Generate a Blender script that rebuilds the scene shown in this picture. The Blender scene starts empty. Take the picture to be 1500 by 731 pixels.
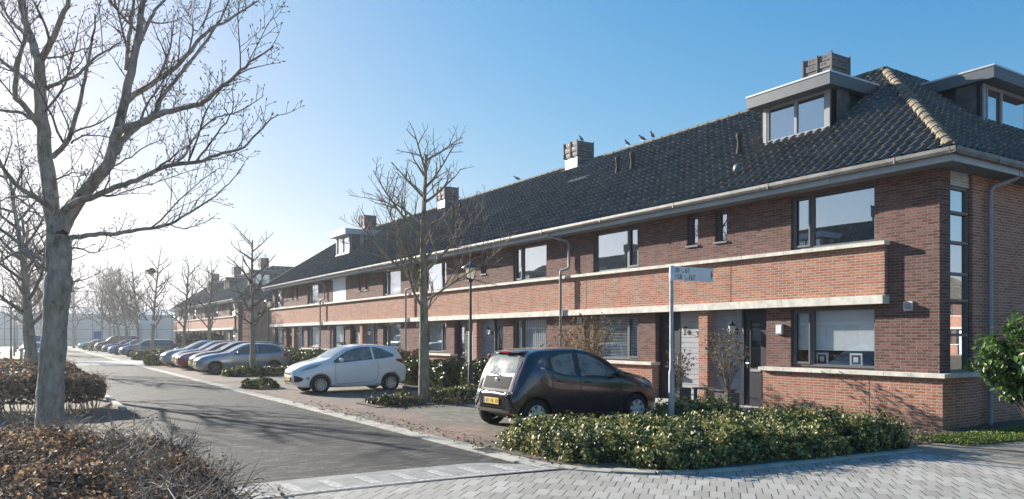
import bpy, bmesh, math, random
import numpy as np
from mathutils import Vector, Matrix
from mathutils.bvhtree import BVHTree
R = math.radians
random.seed(7); rng = np.random.default_rng(7)
scene = bpy.context.scene
COL = scene.collection

# ------------------------------------------------------------------ camera
FPX, YAW, EYE = 1120.0, math.atan(717/1120), 1.75
cam_data = bpy.data.cameras.new('camera'); cam = bpy.data.objects.new('camera', cam_data); COL.objects.link(cam)
cam.location = (0, 0, EYE); cam.rotation_euler = (R(90), 0, -YAW)
cam_data.sensor_width = 36; cam_data.lens = 36*FPX/1500; cam_data.shift_y = 0.085
cam_data.clip_end = 3000; cam_data.clip_start = 0.05
scene.camera = cam
# ------------------------------------------------------------------ sky and sun
SUN_AZ, SUN_EL = 16.0, 19.5           # degrees left of the street axis, above horizon
world = bpy.data.worlds.new('World'); scene.world = world; world.use_nodes = True
nt = world.node_tree; nt.nodes.clear()
sky = nt.nodes.new('ShaderNodeTexSky'); sky.sky_type = 'NISHITA'; sky.sun_disc = False
sky.sun_elevation = R(SUN_EL); sky.sun_rotation = R(-SUN_AZ)
sky.air_density = 1.0; sky.dust_density = .6; sky.ozone_density = 3.0; sky.altitude = 0
bg = nt.nodes.new('ShaderNodeBackground'); bg.inputs[1].default_value = 0.135
wo = nt.nodes.new('ShaderNodeOutputWorld')
hs = nt.nodes.new('ShaderNodeHueSaturation'); hs.inputs['Saturation'].default_value = 1.34; hs.inputs['Value'].default_value = 1.0
sp_ = nt.nodes.new('ShaderNodeSeparateColor'); cb_ = nt.nodes.new('ShaderNodeCombineColor'); mm = nt.nodes.new('ShaderNodeMath'); mm.operation = 'MAXIMUM'; m9 = nt.nodes.new('ShaderNodeMath'); m9.operation = 'MULTIPLY'; m9.inputs[1].default_value = .97
nt.links.new(sky.outputs[0], sp_.inputs[0]); nt.links.new(sp_.outputs[0], cb_.inputs[0]); mg_ = nt.nodes.new('ShaderNodeMath'); mg_.operation = 'MULTIPLY'; mg_.inputs[1].default_value = .945; nt.links.new(sp_.outputs[1], mg_.inputs[0]); nt.links.new(mg_.outputs[0], cb_.inputs[1])
nt.links.new(sp_.outputs[0], m9.inputs[0]); nt.links.new(m9.outputs[0], mm.inputs[0]); nt.links.new(sp_.outputs[2], mm.inputs[1]); mb_ = nt.nodes.new('ShaderNodeMath'); mb_.operation = 'MULTIPLY'; mb_.inputs[1].default_value = 1.04; nt.links.new(mm.outputs[0], mb_.inputs[0]); nt.links.new(mb_.outputs[0], cb_.inputs[2])
nt.links.new(cb_.outputs[0], hs.inputs['Color']); # gentle roll-off of the very bright part of the sky round the sun
vm = nt.nodes.new('ShaderNodeVectorMath'); vm.operation = 'MULTIPLY_ADD'; vm.inputs[1].default_value = (.24,)*3; vm.inputs[2].default_value = (1, 1, 1)
vd = nt.nodes.new('ShaderNodeVectorMath'); vd.operation = 'DIVIDE'
nt.links.new(hs.outputs[0], vm.inputs[0]); nt.links.new(hs.outputs[0], vd.inputs[0]); nt.links.new(vm.outputs[0], vd.inputs[1]); nt.links.new(vd.outputs[0], bg.inputs[0]); nt.links.new(bg.outputs[0], wo.inputs[0])
sd = bpy.data.lights.new('sun', 'SUN'); sun = bpy.data.objects.new('sun', sd); COL.objects.link(sun)
sd.energy = 5.0; sd.angle = R(0.5); sd.color = (1, .93, .82)
sv = Vector((-math.sin(R(SUN_AZ))*math.cos(R(SUN_EL)), math.cos(R(SUN_AZ))*math.cos(R(SUN_EL)), math.sin(R(SUN_EL))))
sun.rotation_euler = sv.to_track_quat('Z', 'Y').to_euler(); sun.location = sv*60
scene.view_settings.view_transform = 'Standard'; scene.view_settings.look = 'None'
scene.view_settings.exposure = 1.38; scene.view_settings.gamma = 1
scene.cycles.transparent_max_bounces = 12
scene.cycles.max_bounces = 6

# ------------------------------------------------------------------ node helpers
def mat(name):
    m = bpy.data.materials.new(name); m.use_nodes = True
    return m, m.node_tree, m.node_tree.nodes['Principled BSDF']
class NG:
    def __init__(s, nt): s.nt = nt
    def n(s, t, **kw):
        nd = s.nt.nodes.new(t)
        for k, v in kw.items():
            if k.startswith('i_'): nd.inputs[int(k[2:]) if k[2:].isdigit() else k[2:].replace('_', ' ')].default_value = v
            else: setattr(nd, k, v)
        return nd
    def l(s, a, b): s.nt.links.new(a, b)
    def math(s, op, a, b=None, c=None):
        nd = s.nt.nodes.new('ShaderNodeMath'); nd.operation = op
        for i, v in enumerate((a, b, c)):
            if v is None: continue
            if isinstance(v, (int, float)): nd.inputs[i].default_value = v
            else: s.l(v, nd.inputs[i])
        return nd.outputs[0]
    def ramp(s, fac, stops):
        nd = s.nt.nodes.new('ShaderNodeValToRGB'); cr = nd.color_ramp
        while len(cr.elements) < len(stops): cr.elements.new(.5)
        for e, (p, c) in zip(cr.elements, stops):
            e.position = p; e.color = (*c, 1) if len(c) == 3 else c
        s.l(fac, nd.inputs[0]); return nd.outputs[0]
    def mix(s, fac, a, b, mode='MIX'):
        nd = s.nt.nodes.new('ShaderNodeMix'); nd.data_type = 'RGBA'; nd.blend_type = mode
        for sock, v in ((nd.inputs[0], fac), (nd.inputs[6], a), (nd.inputs[7], b)):
            if isinstance(v, (int, float)): sock.default_value = v
            elif isinstance(v, tuple): sock.default_value = (*v, 1)
            else: s.l(v, sock)
        return nd.outputs[2]
    def noise(s, scale, detail=4, rough=.55, vec=None, out=0):
        nd = s.n('ShaderNodeTexNoise'); nd.inputs['Scale'].default_value = scale
        nd.inputs['Detail'].default_value = detail; nd.inputs['Roughness'].default_value = rough
        s.l(vec if vec is not None else s.obj(), nd.inputs['Vector']); return nd.outputs[out]
    def obj(s):
        if not hasattr(s, '_o'): s._o = s.n('ShaderNodeTexCoord').outputs['Object']
        return s._o
    def xyz(s):
        nd = s.n('ShaderNodeSeparateXYZ'); s.l(s.obj(), nd.inputs[0]); return nd.outputs
    def comb(s, x, y, z=0.0):
        nd = s.n('ShaderNodeCombineXYZ')
        for i, v in enumerate((x, y, z)):
            if isinstance(v, (int, float)): nd.inputs[i].default_value = v
            else: s.l(v, nd.inputs[i])
        return nd.outputs[0]
    def bump(s, h, bs, strength=.5, dist=.01, prev=None):
        nd = s.n('ShaderNodeBump'); nd.inputs['Strength'].default_value = strength
        nd.inputs['Distance'].default_value = dist; s.l(h, nd.inputs['Height'])
        if prev is not None: s.l(prev, nd.inputs['Normal'])
        s.l(nd.outputs[0], bs.inputs['Normal']); return nd.outputs[0]

def simple(name, col, rough=.6, metal=0, var=.25, scale=6, bump=0, bscale=60, coat=0, spec=.5):
    m, nt, b = mat(name); g = NG(nt)
    f = g.noise(scale, 5)
    lo = tuple(c*(1-var) for c in col); hi = tuple(min(1, c*(1+var)) for c in col)
    g.l(g.ramp(f, [(.3, lo), (.7, hi)]), b.inputs['Base Color'])
    b.inputs['Roughness'].default_value = rough; b.inputs['Metallic'].default_value = metal
    b.inputs['Coat Weight'].default_value = coat; b.inputs['Specular IOR Level'].default_value = spec
    if bump: g.bump(g.noise(bscale, 3), b, bump, .01)
    return m

def brick_mat(name, c1, c2, c3, mortar, bw=.21, bh=.056, seed=0):
    m, nt, b = mat(name); g = NG(nt); o = g.xyz()
    u = g.math('ADD', o[0], o[1]); v = g.comb(g.math('ADD', u, seed), o[2])
    br = g.n('ShaderNodeTexBrick'); br.offset = .5
    br.inputs['Scale'].default_value = 1; br.inputs['Brick Width'].default_value = bw; br.inputs['Row Height'].default_value = bh
    br.inputs['Mortar Size'].default_value = .008; br.inputs['Mortar Smooth'].default_value = .25; br.inputs['Bias'].default_value = 0
    br.inputs['Color1'].default_value = (0, 0, 0, 1); br.inputs['Color2'].default_value = (1, 1, 1, 1); br.inputs['Mortar'].default_value = (.5, .5, .5, 1)
    g.l(v, br.inputs['Vector'])
    n1 = g.noise(38, 4, .65); n2 = g.noise(1.1, 4); n3 = g.noise(9, 3)
    t = g.math('ADD', g.math('MULTIPLY', br.outputs[0], .42), g.math('MULTIPLY', n1, .58))
    col = g.ramp(t, [(.15, c1), (.5, c2), (.85, c3)])
    col = g.mix(g.math('MULTIPLY', n3, .35), col, tuple(c*.55 for c in c2))
    col = g.mix(g.math('SMOOTH_MAX', g.math('MULTIPLY', g.math('SUBTRACT', n2, .5), 1.1), 0, .1), col, tuple(min(1, c*1.25+.05) for c in c2))
    col = g.mix(br.outputs['Fac'], col, mortar)
    # damp, algae stained foot of the wall and small white efflorescence marks
    foot = g.math('MULTIPLY', g.ramp(o[2], [(0.0, (1, 1, 1)), (.35, (0, 0, 0))]), g.noise(3, 4))
    col = g.mix(foot, col, (.13, .12, .09))
    mp = g.n('ShaderNodeMapping'); mp.inputs['Scale'].default_value = (3.2, 3.2, .35); g.l(g.obj(), mp.inputs[0])
    stk = g.ramp(g.noise(1.6, 5, .65, mp.outputs[0]), [(.52, (0, 0, 0)), (.75, (.42, .42, .42))])
    col = g.mix(stk, col, tuple(c*.5+.03 for c in c2))
    ef = g.ramp(g.noise(2.3, 6, .7), [(.68, (0, 0, 0)), (.8, (.5, .5, .5))])
    col = g.mix(ef, col, (.5, .47, .42))
    g.l(col, b.inputs['Base Color']); b.inputs['Roughness'].default_value = .92; b.inputs['Specular IOR Level'].default_value = .25
    h = g.math('ADD', g.math('MULTIPLY', g.math('SUBTRACT', 1.0, br.outputs['Fac']), .7), g.math('MULTIPLY', n1, .55))
    h = g.math('ADD', h, g.math('MULTIPLY', br.outputs[0], .35))
    g.bump(h, b, 1.0, .02)
    return m

def glass_mat(name, tint=(.55, .62, .68), lo=.3, hi=.95, rough=.0, wob=.0):
    m, nt, b = mat(name); g = NG(nt); nt.nodes.remove(b)
    out = nt.nodes['Material Output']
    tr = g.n('ShaderNodeBsdfTransparent'); tr.inputs[0].default_value = (*tint, 1)
    gl = g.n('ShaderNodeBsdfGlossy'); gl.inputs['Roughness'].default_value = rough; gl.inputs[0].default_value = (.92, .95, 1, 1)
    if wob:
        bm_ = g.n('ShaderNodeBump'); bm_.inputs['Strength'].default_value = wob; bm_.inputs['Distance'].default_value = .02
        g.l(g.noise(1.2, 1), bm_.inputs['Height']); g.l(bm_.outputs[0], gl.inputs['Normal'])
    lw = g.n('ShaderNodeLayerWeight'); lw.inputs[0].default_value = .35
    f = g.math('ADD', g.math('MULTIPLY', lw.outputs['Facing'], hi-lo), lo)
    mx = g.n('ShaderNodeMixShader'); g.l(f, mx.inputs[0]); g.l(tr.outputs[0], mx.inputs[1]); g.l(gl.outputs[0], mx.inputs[2])
    g.l(mx.outputs[0], out.inputs[0]); return m

def leaf_mat(name, cols, rough=.45, trans=.25, scale=7):
    m, nt, b = mat(name); g = NG(nt)
    at = g.n('ShaderNodeAttribute'); at.attribute_name = 'rnd'
    n = len(cols); st = [((i+.5)/n, c) for i, c in enumerate(cols)]
    col = g.ramp(at.outputs['Fac'], st)
    g.l(col, b.inputs['Base Color']); b.inputs['Roughness'].default_value = rough
    if trans:
        out = nt.nodes['Material Output']; tl = g.n('ShaderNodeBsdfTranslucent'); g.l(col, tl.inputs[0])
        mx = g.n('ShaderNodeMixShader'); mx.inputs[0].default_value = trans
        g.l(b.outputs[0], mx.inputs[1]); g.l(tl.outputs[0], mx.inputs[2]); g.l(mx.outputs[0], out.inputs[0])
    return m

M = {}
M['brick_orange'] = brick_mat('orange_brick', (.24, .085, .055), (.43, .175, .11), (.58, .30, .205), (.50, .44, .37))
M['brick_dark'] = brick_mat('dark_brown_brick', (.075, .034, .031), (.165, .078, .066), (.31, .165, .14), (.22, .19, .17), seed=.37)
M['ledge'] = simple('stone_ledge', (.62, .59, .52), .75, var=.22, scale=5, bump=.25)
M['concrete'] = simple('concrete', (.42, .41, .38), .85, var=.25, scale=7, bump=.3)
M['frame'] = simple('grey_window_frame', (.10, .105, .115), .45, var=.1)
M['frame_light'] = simple('pale_window_frame', (.30, .31, .33), .45, var=.1)
M['frame_white'] = simple('white_frame', (.75, .75, .74), .5, var=.06)
M['fascia'] = simple('painted_fascia_board', (.36, .40, .45), .5, var=.1, scale=3)
M['soffit'] = simple('soffit_board', (.17, .17, .175), .7, var=.1)
M['gutter'] = simple('zinc_gutter', (.17, .165, .16), .5, metal=.2, var=.3, scale=5)
M['pipe'] = simple('pvc_downpipe', (.27, .27, .30), .5, var=.12)
M['siding'] = simple('grey_siding', (.29, .30, .33), .6, var=.12, scale=4)
M['siding_white'] = simple('white_siding', (.62, .62, .6), .6, var=.12, scale=4)
M['door'] = simple('dark_door', (.028, .033, .045), .4, var=.1)
M['steel'] = simple('brushed_steel', (.55, .55, .55), .35, metal=.9, var=.1)
M['glass'] = glass_mat('window_glass', tint=(.95,.97,.98), lo=.08, hi=.5, wob=.03)
M['glass_strong'] = glass_mat('mirroring_window_glass', tint=(.4, .5, .58), lo=.38, hi=.9, wob=.03)
M['blind'] = simple('white_blind', (.86, .86, .86), .8, var=.04)
M['curtain'] = simple('grey_curtain', (.42, .44, .44), .85, var=.2, scale=12)
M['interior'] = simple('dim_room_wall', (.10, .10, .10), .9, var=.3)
M['chimney'] = simple('chimney_cladding', (.125, .12, .118), .75, var=.25, scale=5, bump=.2)
M['lead'] = simple('lead_flashing', (.12, .125, .135), .5, metal=.3, var=.3)
M['dormer_dark'] = simple('dark_dormer_panel', (.035, .042, .06), .5, var=.06)
M['dormer_light'] = simple('pale_dormer_panel', (.42, .47, .52), .6, var=.12)
M['vent'] = simple('dark_vent_pipe', (.05, .048, .046), .8, var=.3, spec=.2)
M['black_metal'] = simple('black_painted_metal', (.018, .022, .028), .4, var=.2, spec=.6)
M['white_paint'] = simple('white_paint', (.8, .8, .78), .5, var=.05)
M['planter'] = simple('dark_planter', (.09, .09, .09), .7, var=.3)
M['rubber'] = simple('tyre_rubber', (.018, .018, .019), .8, var=.2, spec=.3)
M['soil'] = simple('garden_soil', (.10, .075, .05), .95, var=.5, scale=9, bump=.6, bscale=30)
M['red'] = simple('red_lens', (.30, .01, .012), .2, var=.1)
M['stem'] = simple('hedge_stem', (.10, .07, .05), .9, var=.4, scale=20)

def tile_material():
    m, nt, b = mat('roof_tile'); g = NG(nt); o = g.xyz()
    cu = g.math('FLOOR', g.math('DIVIDE', g.math('ADD', o[1], o[0]), .23)); cv = g.math('FLOOR', g.math('DIVIDE', o[2], .18))
    wn = g.n('ShaderNodeTexWhiteNoise'); wn.noise_dimensions = '2D'; g.l(g.comb(cu, cv), wn.inputs['Vector'])
    t = g.math('ADD', g.math('MULTIPLY', wn.outputs[0], .5), g.math('MULTIPLY', g.noise(2.5, 5), .5))
    col = g.ramp(t, [(.2, (.082, .073, .064)), (.6, (.125, .112, .098)), (.9, (.19, .17, .145))])
    li = g.ramp(g.noise(16, 5, .7), [(.55, (0, 0, 0)), (.75, (.55, .55, .55))])
    col = g.mix(li, col, (.17, .165, .12))
    g.l(col, b.inputs['Base Color']); b.inputs['Roughness'].default_value = .5; b.inputs['Specular IOR Level'].default_value = .3
    g.bump(g.noise(70, 3), b, .15, .01)
    return m
M['tile'] = tile_material()
def ridge_material():
    m, nt, b = mat('mossy_ridge_tile'); g = NG(nt)
    t = g.noise(7, 5, .7)
    g.l(g.ramp(t, [(.35, (.07, .06, .05)), (.5, (.17, .135, .10)), (.65, (.24, .22, .13))]), b.inputs['Base Color'])
    b.inputs['Roughness'].default_value = .85; return m
M['ridge'] = ridge_material(); M['edge_highlight'] = simple('painted_tile_highlight', (.26, .245, .215), .8, var=.75, scale=3.5)  # second material: sunlit rim of the tile noses, painted in as a paler colour
def bark(name, c1, c2, c3):
    m, nt, b = mat(name); g = NG(nt)
    mp = g.n('ShaderNodeMapping'); mp.inputs['Scale'].default_value = (1, 1, .45); g.l(g.obj(), mp.inputs[0])
    n = g.noise(9, 6, .7, mp.outputs[0]); n2 = g.noise(1.5, 4); n3 = g.noise(30, 5, .7, mp.outputs[0])
    col = g.ramp(n, [(.3, c1), (.5, c2), (.72, c3)])
    col = g.mix(g.ramp(n2, [(.5, (0, 0, 0)), (.7, (.6, .6, .6))]), col, (.16, .19, .10))
    sc_ = g.ramp(g.noise(3.5, 5, .7, mp.outputs[0]), [(.58, (0, 0, 0)), (.66, (.85, .85, .85))])
    col = g.mix(sc_, col, tuple(c*.5 for c in c1))
    g.l(col, b.inputs['Base Color']); b.inputs['Roughness'].default_value = .9; b.inputs['Specular IOR Level'].default_value = .2
    g.bump(g.math('ADD', n, n3), b, .8, .03); return m
M['bark'] = bark('grey_bark', (.16, .13, .105), (.37, .32, .275), (.54, .485, .43))
M['bark2'] = bark('olive_bark', (.13, .11, .08), (.31, .265, .19), (.46, .41, .30))
M['twig'] = simple('twig_bark', (.17, .135, .115), .85, var=.35, scale=14)
M['bark_far'] = simple('far_bark', (.14, .115, .10), .9, var=.3)
M['ivy'] = leaf_mat('ivy_leaf', [(.02, .04, .014), (.03, .055, .02), (.05, .085, .025), (.11, .14, .04), (.26, .25, .07), (.42, .38, .15)], .5, .25)
M['laurel'] = leaf_mat('laurel_leaf', [(.02, .06, .015), (.04, .10, .02), (.09, .17, .03), (.16, .24, .05)], .42, .25)
M['hedge_green'] = leaf_mat('green_hedge_leaf', [(.02, .04, .015), (.045, .075, .02), (.09, .12, .035), (.15, .17, .05)], .4, .2)
M['hedge_brown'] = leaf_mat('withered_leaf', [(.045, .036, .03), (.075, .055, .042), (.12, .08, .056), (.20, .125, .08), (.44, .28, .16)], .7, .3)
M['grass'] = leaf_mat('grass_blade', [(.07, .11, .02), (.13, .19, .035), (.22, .27, .06)], .6, .3)
M['conifer'] = leaf_mat('conifer_spray', [(.012, .03, .02), (.02, .045, .028), (.035, .06, .035)], .7, .1)
M['litter'] = leaf_mat('dry_litter', [(.07, .05, .03), (.14, .10, .06), (.25, .20, .12)], .8, .2)

def ground_mats():
    # road: small dark clay pavers
    def paver(name, cols, mortar, bw, bh, rot, moss=None, ms=.006, bs=.5, sz=.35, ramp=(.55, .7), bd=.008):
        m, nt, b = mat(name); g = NG(nt)
        mp = g.n('ShaderNodeMapping'); mp.inputs['Rotation'].default_value = (0, 0, R(rot)); g.l(g.obj(), mp.inputs[0])
        br = g.n('ShaderNodeTexBrick'); br.offset = .5; g.l(mp.outputs[0], br.inputs[0])
        for k, v in (('Scale', 1), ('Brick Width', bw), ('Row Height', bh), ('Mortar Size', ms), ('Mortar Smooth', .3), ('Bias', 0)): br.inputs[k].default_value = v
        br.inputs['Color1'].default_value = (0, 0, 0, 1); br.inputs['Color2'].default_value = (1, 1, 1, 1)
        n1 = g.noise(60, 4, .7); n2 = g.noise(.6, 5)
        t = g.math('ADD', g.math('MULTIPLY', br.outputs[0], .45), g.math('MULTIPLY', n1, .55))
        col = g.ramp(t, [(.25, cols[0]), (.55, cols[1]), (.8, cols[2])])
        col = g.mix(g.math('MULTIPLY', br.outputs['Fac'], .85), col, mortar)
        if moss: col = g.mix(g.ramp(g.noise(sz, 5, .6), [(ramp[0], (0, 0, 0)), (ramp[1], (.75, .75, .75))]), col, moss)
        col = g.mix(g.ramp(n2, [(.4, (0, 0, 0)), (.75, (.35, .35, .35))]), col, tuple(min(1, c*1.6) for c in cols[1]))
        g.l(col, b.inputs['Base Color']); b.inputs['Roughness'].default_value = .8; b.inputs['Specular IOR Level'].default_value = .35
        h = g.math('ADD', g.math('SUBTRACT', 1.0, br.outputs['Fac']), g.math('MULTIPLY', n1, .6))
        h = g.math('ADD', h, g.math('MULTIPLY', br.outputs[0], .3))
        g.bump(h, b, bs, bd); return m
    M['road'] = paver('dark_road_pavers', ((.012, .012, .012), (.036, .035, .035), (.13, .125, .12)), (.010, .010, .010), .22, .11, 0, ms=.012, bd=.022, bs=1.0)
    M['parking'] = paver('red_parking_pavers', ((.11, .07, .055), (.21, .135, .105), (.30, .21, .16)), (.09, .085, .06), .21, .075, 0, moss=(.11, .11, .085), sz=.45, ramp=(.42, .62))
    M['bay'] = paver('mossy_bay_pavers', ((.085, .08, .065), (.15, .14, .115), (.23, .21, .17)), (.06, .06, .04), .21, .1, 90, moss=(.13, .13, .06), sz=.7)
    M['pavement'] = paver('pavement_tiles', ((.17, .15, .125), (.26, .235, .195), (.34, .31, .26)), (.10, .09, .07), .3, .3, 0, ms=.008)
    M['pale_pavers'] = paver('pale_crossing_pavers', ((.28, .27, .26), (.38, .37, .36), (.5, .49, .47)), (.2, .19, .18), .21, .1, 0)
    # the grey pavers of the crossing, laid diagonally
    m, nt, b = mat('grey_diagonal_pavers'); g = NG(nt)
    mp = g.n('ShaderNodeMapping'); mp.inputs['Rotation'].default_value = (0, 0, R(-43)); g.l(g.obj(), mp.inputs[0])
    sp = g.n('ShaderNodeSeparateXYZ'); wv = g.noise(.8, 2, .5, None, 1)
    g.l(mp.outputs[0], sp.inputs[0])
    # rotated frame: y axis runs away along the joints, x axis across them
    W_, H_ = .165, .33
    ws = g.n('ShaderNodeSeparateXYZ'); g.l(wv, ws.inputs[0])
    yy = g.math('DIVIDE', g.math('ADD', sp.outputs[0], g.math('MULTIPLY', ws.outputs[0], .04)), H_); row = g.math('FLOOR', yy)
    xx = g.math('ADD', g.math('DIVIDE', g.math('ADD', sp.outputs[1], g.math('MULTIPLY', ws.outputs[1], .05)), W_), g.math('MULTIPLY', row, .5))
    fx = g.math('FRACT', xx); fy = g.math('FRACT', yy)
    j1 = g.math('LESS_THAN', fx, .085); j2 = g.math('MULTIPLY', g.math('LESS_THAN', fy, .02), .35)
    wn = g.n('ShaderNodeTexWhiteNoise'); wn.noise_dimensions = '2D'; g.l(g.comb(g.math('FLOOR', xx), row), wn.inputs['Vector'])
    n1 = g.noise(70, 4, .7)
    t = g.math('ADD', g.math('MULTIPLY', wn.outputs[0], .5), g.math('MULTIPLY', n1, .5))
    col = g.ramp(t, [(.2, (.27, .255, .23)), (.5, (.36, .345, .315)), (.85, (.45, .43, .40))])
    col = g.mix(g.ramp(g.noise(.7, 6, .65), [(.42, (0, 0, 0)), (.68, (.6, .6, .6))]), col, (.22, .205, .175))
    J = g.math('MULTIPLY', g.math('MAXIMUM', j1, j2), g.ramp(g.noise(2.2, 4), [(.3, (.45, .45, .45)), (.6, (1, 1, 1))])); col = g.mix(J, col, (.045, .045, .05))
    g.l(col, b.inputs['Base Color']); b.inputs['Roughness'].default_value = .8; b.inputs['Specular IOR Level'].default_value = .3
    h = g.math('ADD', g.math('SUBTRACT', 1.0, J), g.math('MULTIPLY', n1, .35)); g.bump(h, b, .6, .012)
    M['plaza'] = m
ground_mats()
M['earth'] = simple('bare_earth', (.14, .12, .08), .95, var=.4, scale=.8, bump=.5, bscale=12)
M['verge'] = simple('verge_grass', (.10, .14, .035), .95, var=.5, scale=8, bump=.6, bscale=40)
M['kerb'] = simple('kerb_concrete', (.36, .34, .29), .85, var=.35, scale=3, bump=.4, bscale=90)
M['apron'] = simple('concrete_apron', (.25, .245, .235), .85, var=.3, scale=4, bump=.4, bscale=90)

# ------------------------------------------------------------------ mesh builder
ORIG = {}
class MB:
    def __init__(s): s.v = []; s.f = []; s.m = []; s.sm = []
    def add(s, vs, fs, mi=0, smooth=False):
        n = len(s.v); s.v += [tuple(p) for p in vs]
        for f in fs: s.f.append(tuple(i+n for i in f)); s.m.append(mi); s.sm.append(smooth)
        return s
    def box(s, x0, x1, y0, y1, z0, z1, mi=0):
        if x0 > x1: x0, x1 = x1, x0
        if y0 > y1: y0, y1 = y1, y0
        if z0 > z1: z0, z1 = z1, z0
        vs = [(x, y, z) for x in (x0, x1) for y in (y0, y1) for z in (z0, z1)]
        return s.add(vs, [(0, 1, 3, 2), (4, 6, 7, 5), (0, 4, 5, 1), (2, 3, 7, 6), (0, 2, 6, 4), (1, 5, 7, 3)], mi)
    def tube(s, pts, rad, n=8, mi=0, cap=True, smooth=True):
        pts = [Vector(p) for p in pts]; k = len(pts)
        if not hasattr(rad, '__len__'): rad = [rad]*k
        vs = []; a = None
        for i, p in enumerate(pts):
            d = (pts[min(i+1, k-1)]-pts[max(i-1, 0)])
            if d.length < 1e-9: d = Vector((0, 0, 1))
            d.normalize()
            if a is None: a = d.orthogonal().normalized()
            else:
                a = a-d*a.dot(d)
                a = a.normalized() if a.length > 1e-6 else d.orthogonal().normalized()
            b = d.cross(a)
            for j in range(n):
                t = 2*math.pi*j/n; vs.append(p+(a*math.cos(t)+b*math.sin(t))*rad[i])
        fs = [(i*n+j, i*n+(j+1) % n, (i+1)*n+(j+1) % n, (i+1)*n+j) for i in range(k-1) for j in range(n)]
        s.add(vs, fs, mi, smooth)
        if cap:
            s.add([vs[j] for j in range(n)], [tuple(reversed(range(n)))], mi)
            s.add([vs[(k-1)*n+j] for j in range(n)], [tuple(range(n))], mi)
        return s
    def lathe(s, prof, n=24, axis='z', c=(0, 0, 0), mi=0, smooth=True, ang0=0):
        vs = []
        for (r, h) in prof:
            for j in range(n):
                t = 2*math.pi*j/n+ang0; x, y = r*math.cos(t), r*math.sin(t)
                p = {'z': (x, y, h), 'y': (x, h, y), 'x': (h, x, y)}[axis]
                vs.append((p[0]+c[0], p[1]+c[1], p[2]+c[2]))
        fs = [(i*n+j, i*n+(j+1) % n, (i+1)*n+(j+1) % n, (i+1)*n+j) for i in range(len(prof)-1) for j in range(n)]
        return s.add(vs, fs, mi, smooth)
    def prism(s, poly, z0, z1, mi=0):      # poly of (x,y)
        n = len(poly); vs = [(x, y, z0) for x, y in poly]+[(x, y, z1) for x, y in poly]
        fs = [tuple(reversed(range(n))), tuple(range(n, 2*n))]+[(i, (i+1) % n, n+(i+1) % n, n+i) for i in range(n)]
        return s.add(vs, fs, mi)
    def prism_x(s, poly, x0, x1, mi=0):    # poly of (y,z)
        n = len(poly); vs = [(x0, y, z) for y, z in poly]+[(x1, y, z) for y, z in poly]
        return s.add(vs, [tuple(reversed(range(n))), tuple(range(n, 2*n))]+[(i, (i+1) % n, n+(i+1) % n, n+i) for i in range(n)], mi)
    def prism_y(s, poly, y0, y1, mi=0):    # poly of (x,z)
        n = len(poly); vs = [(x, y0, z) for x, z in poly]+[(x, y1, z) for x, z in poly]
        return s.add(vs, [tuple(reversed(range(n))), tuple(range(n, 2*n))]+[(i, (i+1) % n, n+(i+1) % n, n+i) for i in range(n)], mi)
    def build(s, name, mats, parent=None, fix=True, bevel=0):
        if not isinstance(mats, (list, tuple)): mats = [mats]
        org = ORIG[parent.name] if parent is not None else Vector((0, 0, 0))
        me = bpy.data.meshes.new(name)
        me.from_pydata([(p[0]-org[0], p[1]-org[1], p[2]-org[2]) for p in s.v], [], s.f)
        for m_ in mats: me.materials.append(m_)
        me.polygons.foreach_set('material_index', s.m); me.polygons.foreach_set('use_smooth', s.sm)
        if fix:
            bm = bmesh.new(); bm.from_mesh(me); bmesh.ops.recalc_face_normals(bm, faces=bm.faces); bm.to_mesh(me); bm.free()
        me.update(); o = bpy.data.objects.new(name, me); COL.objects.link(o)
        if parent is not None: o.parent = parent; ORIG[o.name] = org
        else: ORIG[o.name] = Vector((0, 0, 0))
        if bevel:
            md = o.modifiers.new('bevel', 'BEVEL'); md.width = bevel; md.segments = 2; md.limit_method = 'ANGLE'
        return o

def thing(name, loc, label, cat, group=None, rz=0):
    o = bpy.data.objects.new(name, None); COL.objects.link(o); o.location = loc; o.rotation_euler = (0, 0, rz)
    o.empty_display_size = .3
    ORIG[o.name] = Vector(loc); tag(o, label, cat, group); return o
def tag(o, label=None, cat=None, group=None, kind=None):
    if label: o['label'] = label
    if cat: o['category'] = cat
    if group: o['group'] = group
    if kind: o['kind'] = kind
    return o
def recenter(o, loc):
    o.data.transform(Matrix.Translation(-Vector(loc))); o.location = loc; return o
def structure(o): o['kind'] = 'structure'; return o
KIDS = {}
def copy_tree(o, parent=None):
    c = o.copy(); COL.objects.link(c); c.parent = parent
    for ch in o.children: copy_tree(ch, c)
    return c

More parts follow.
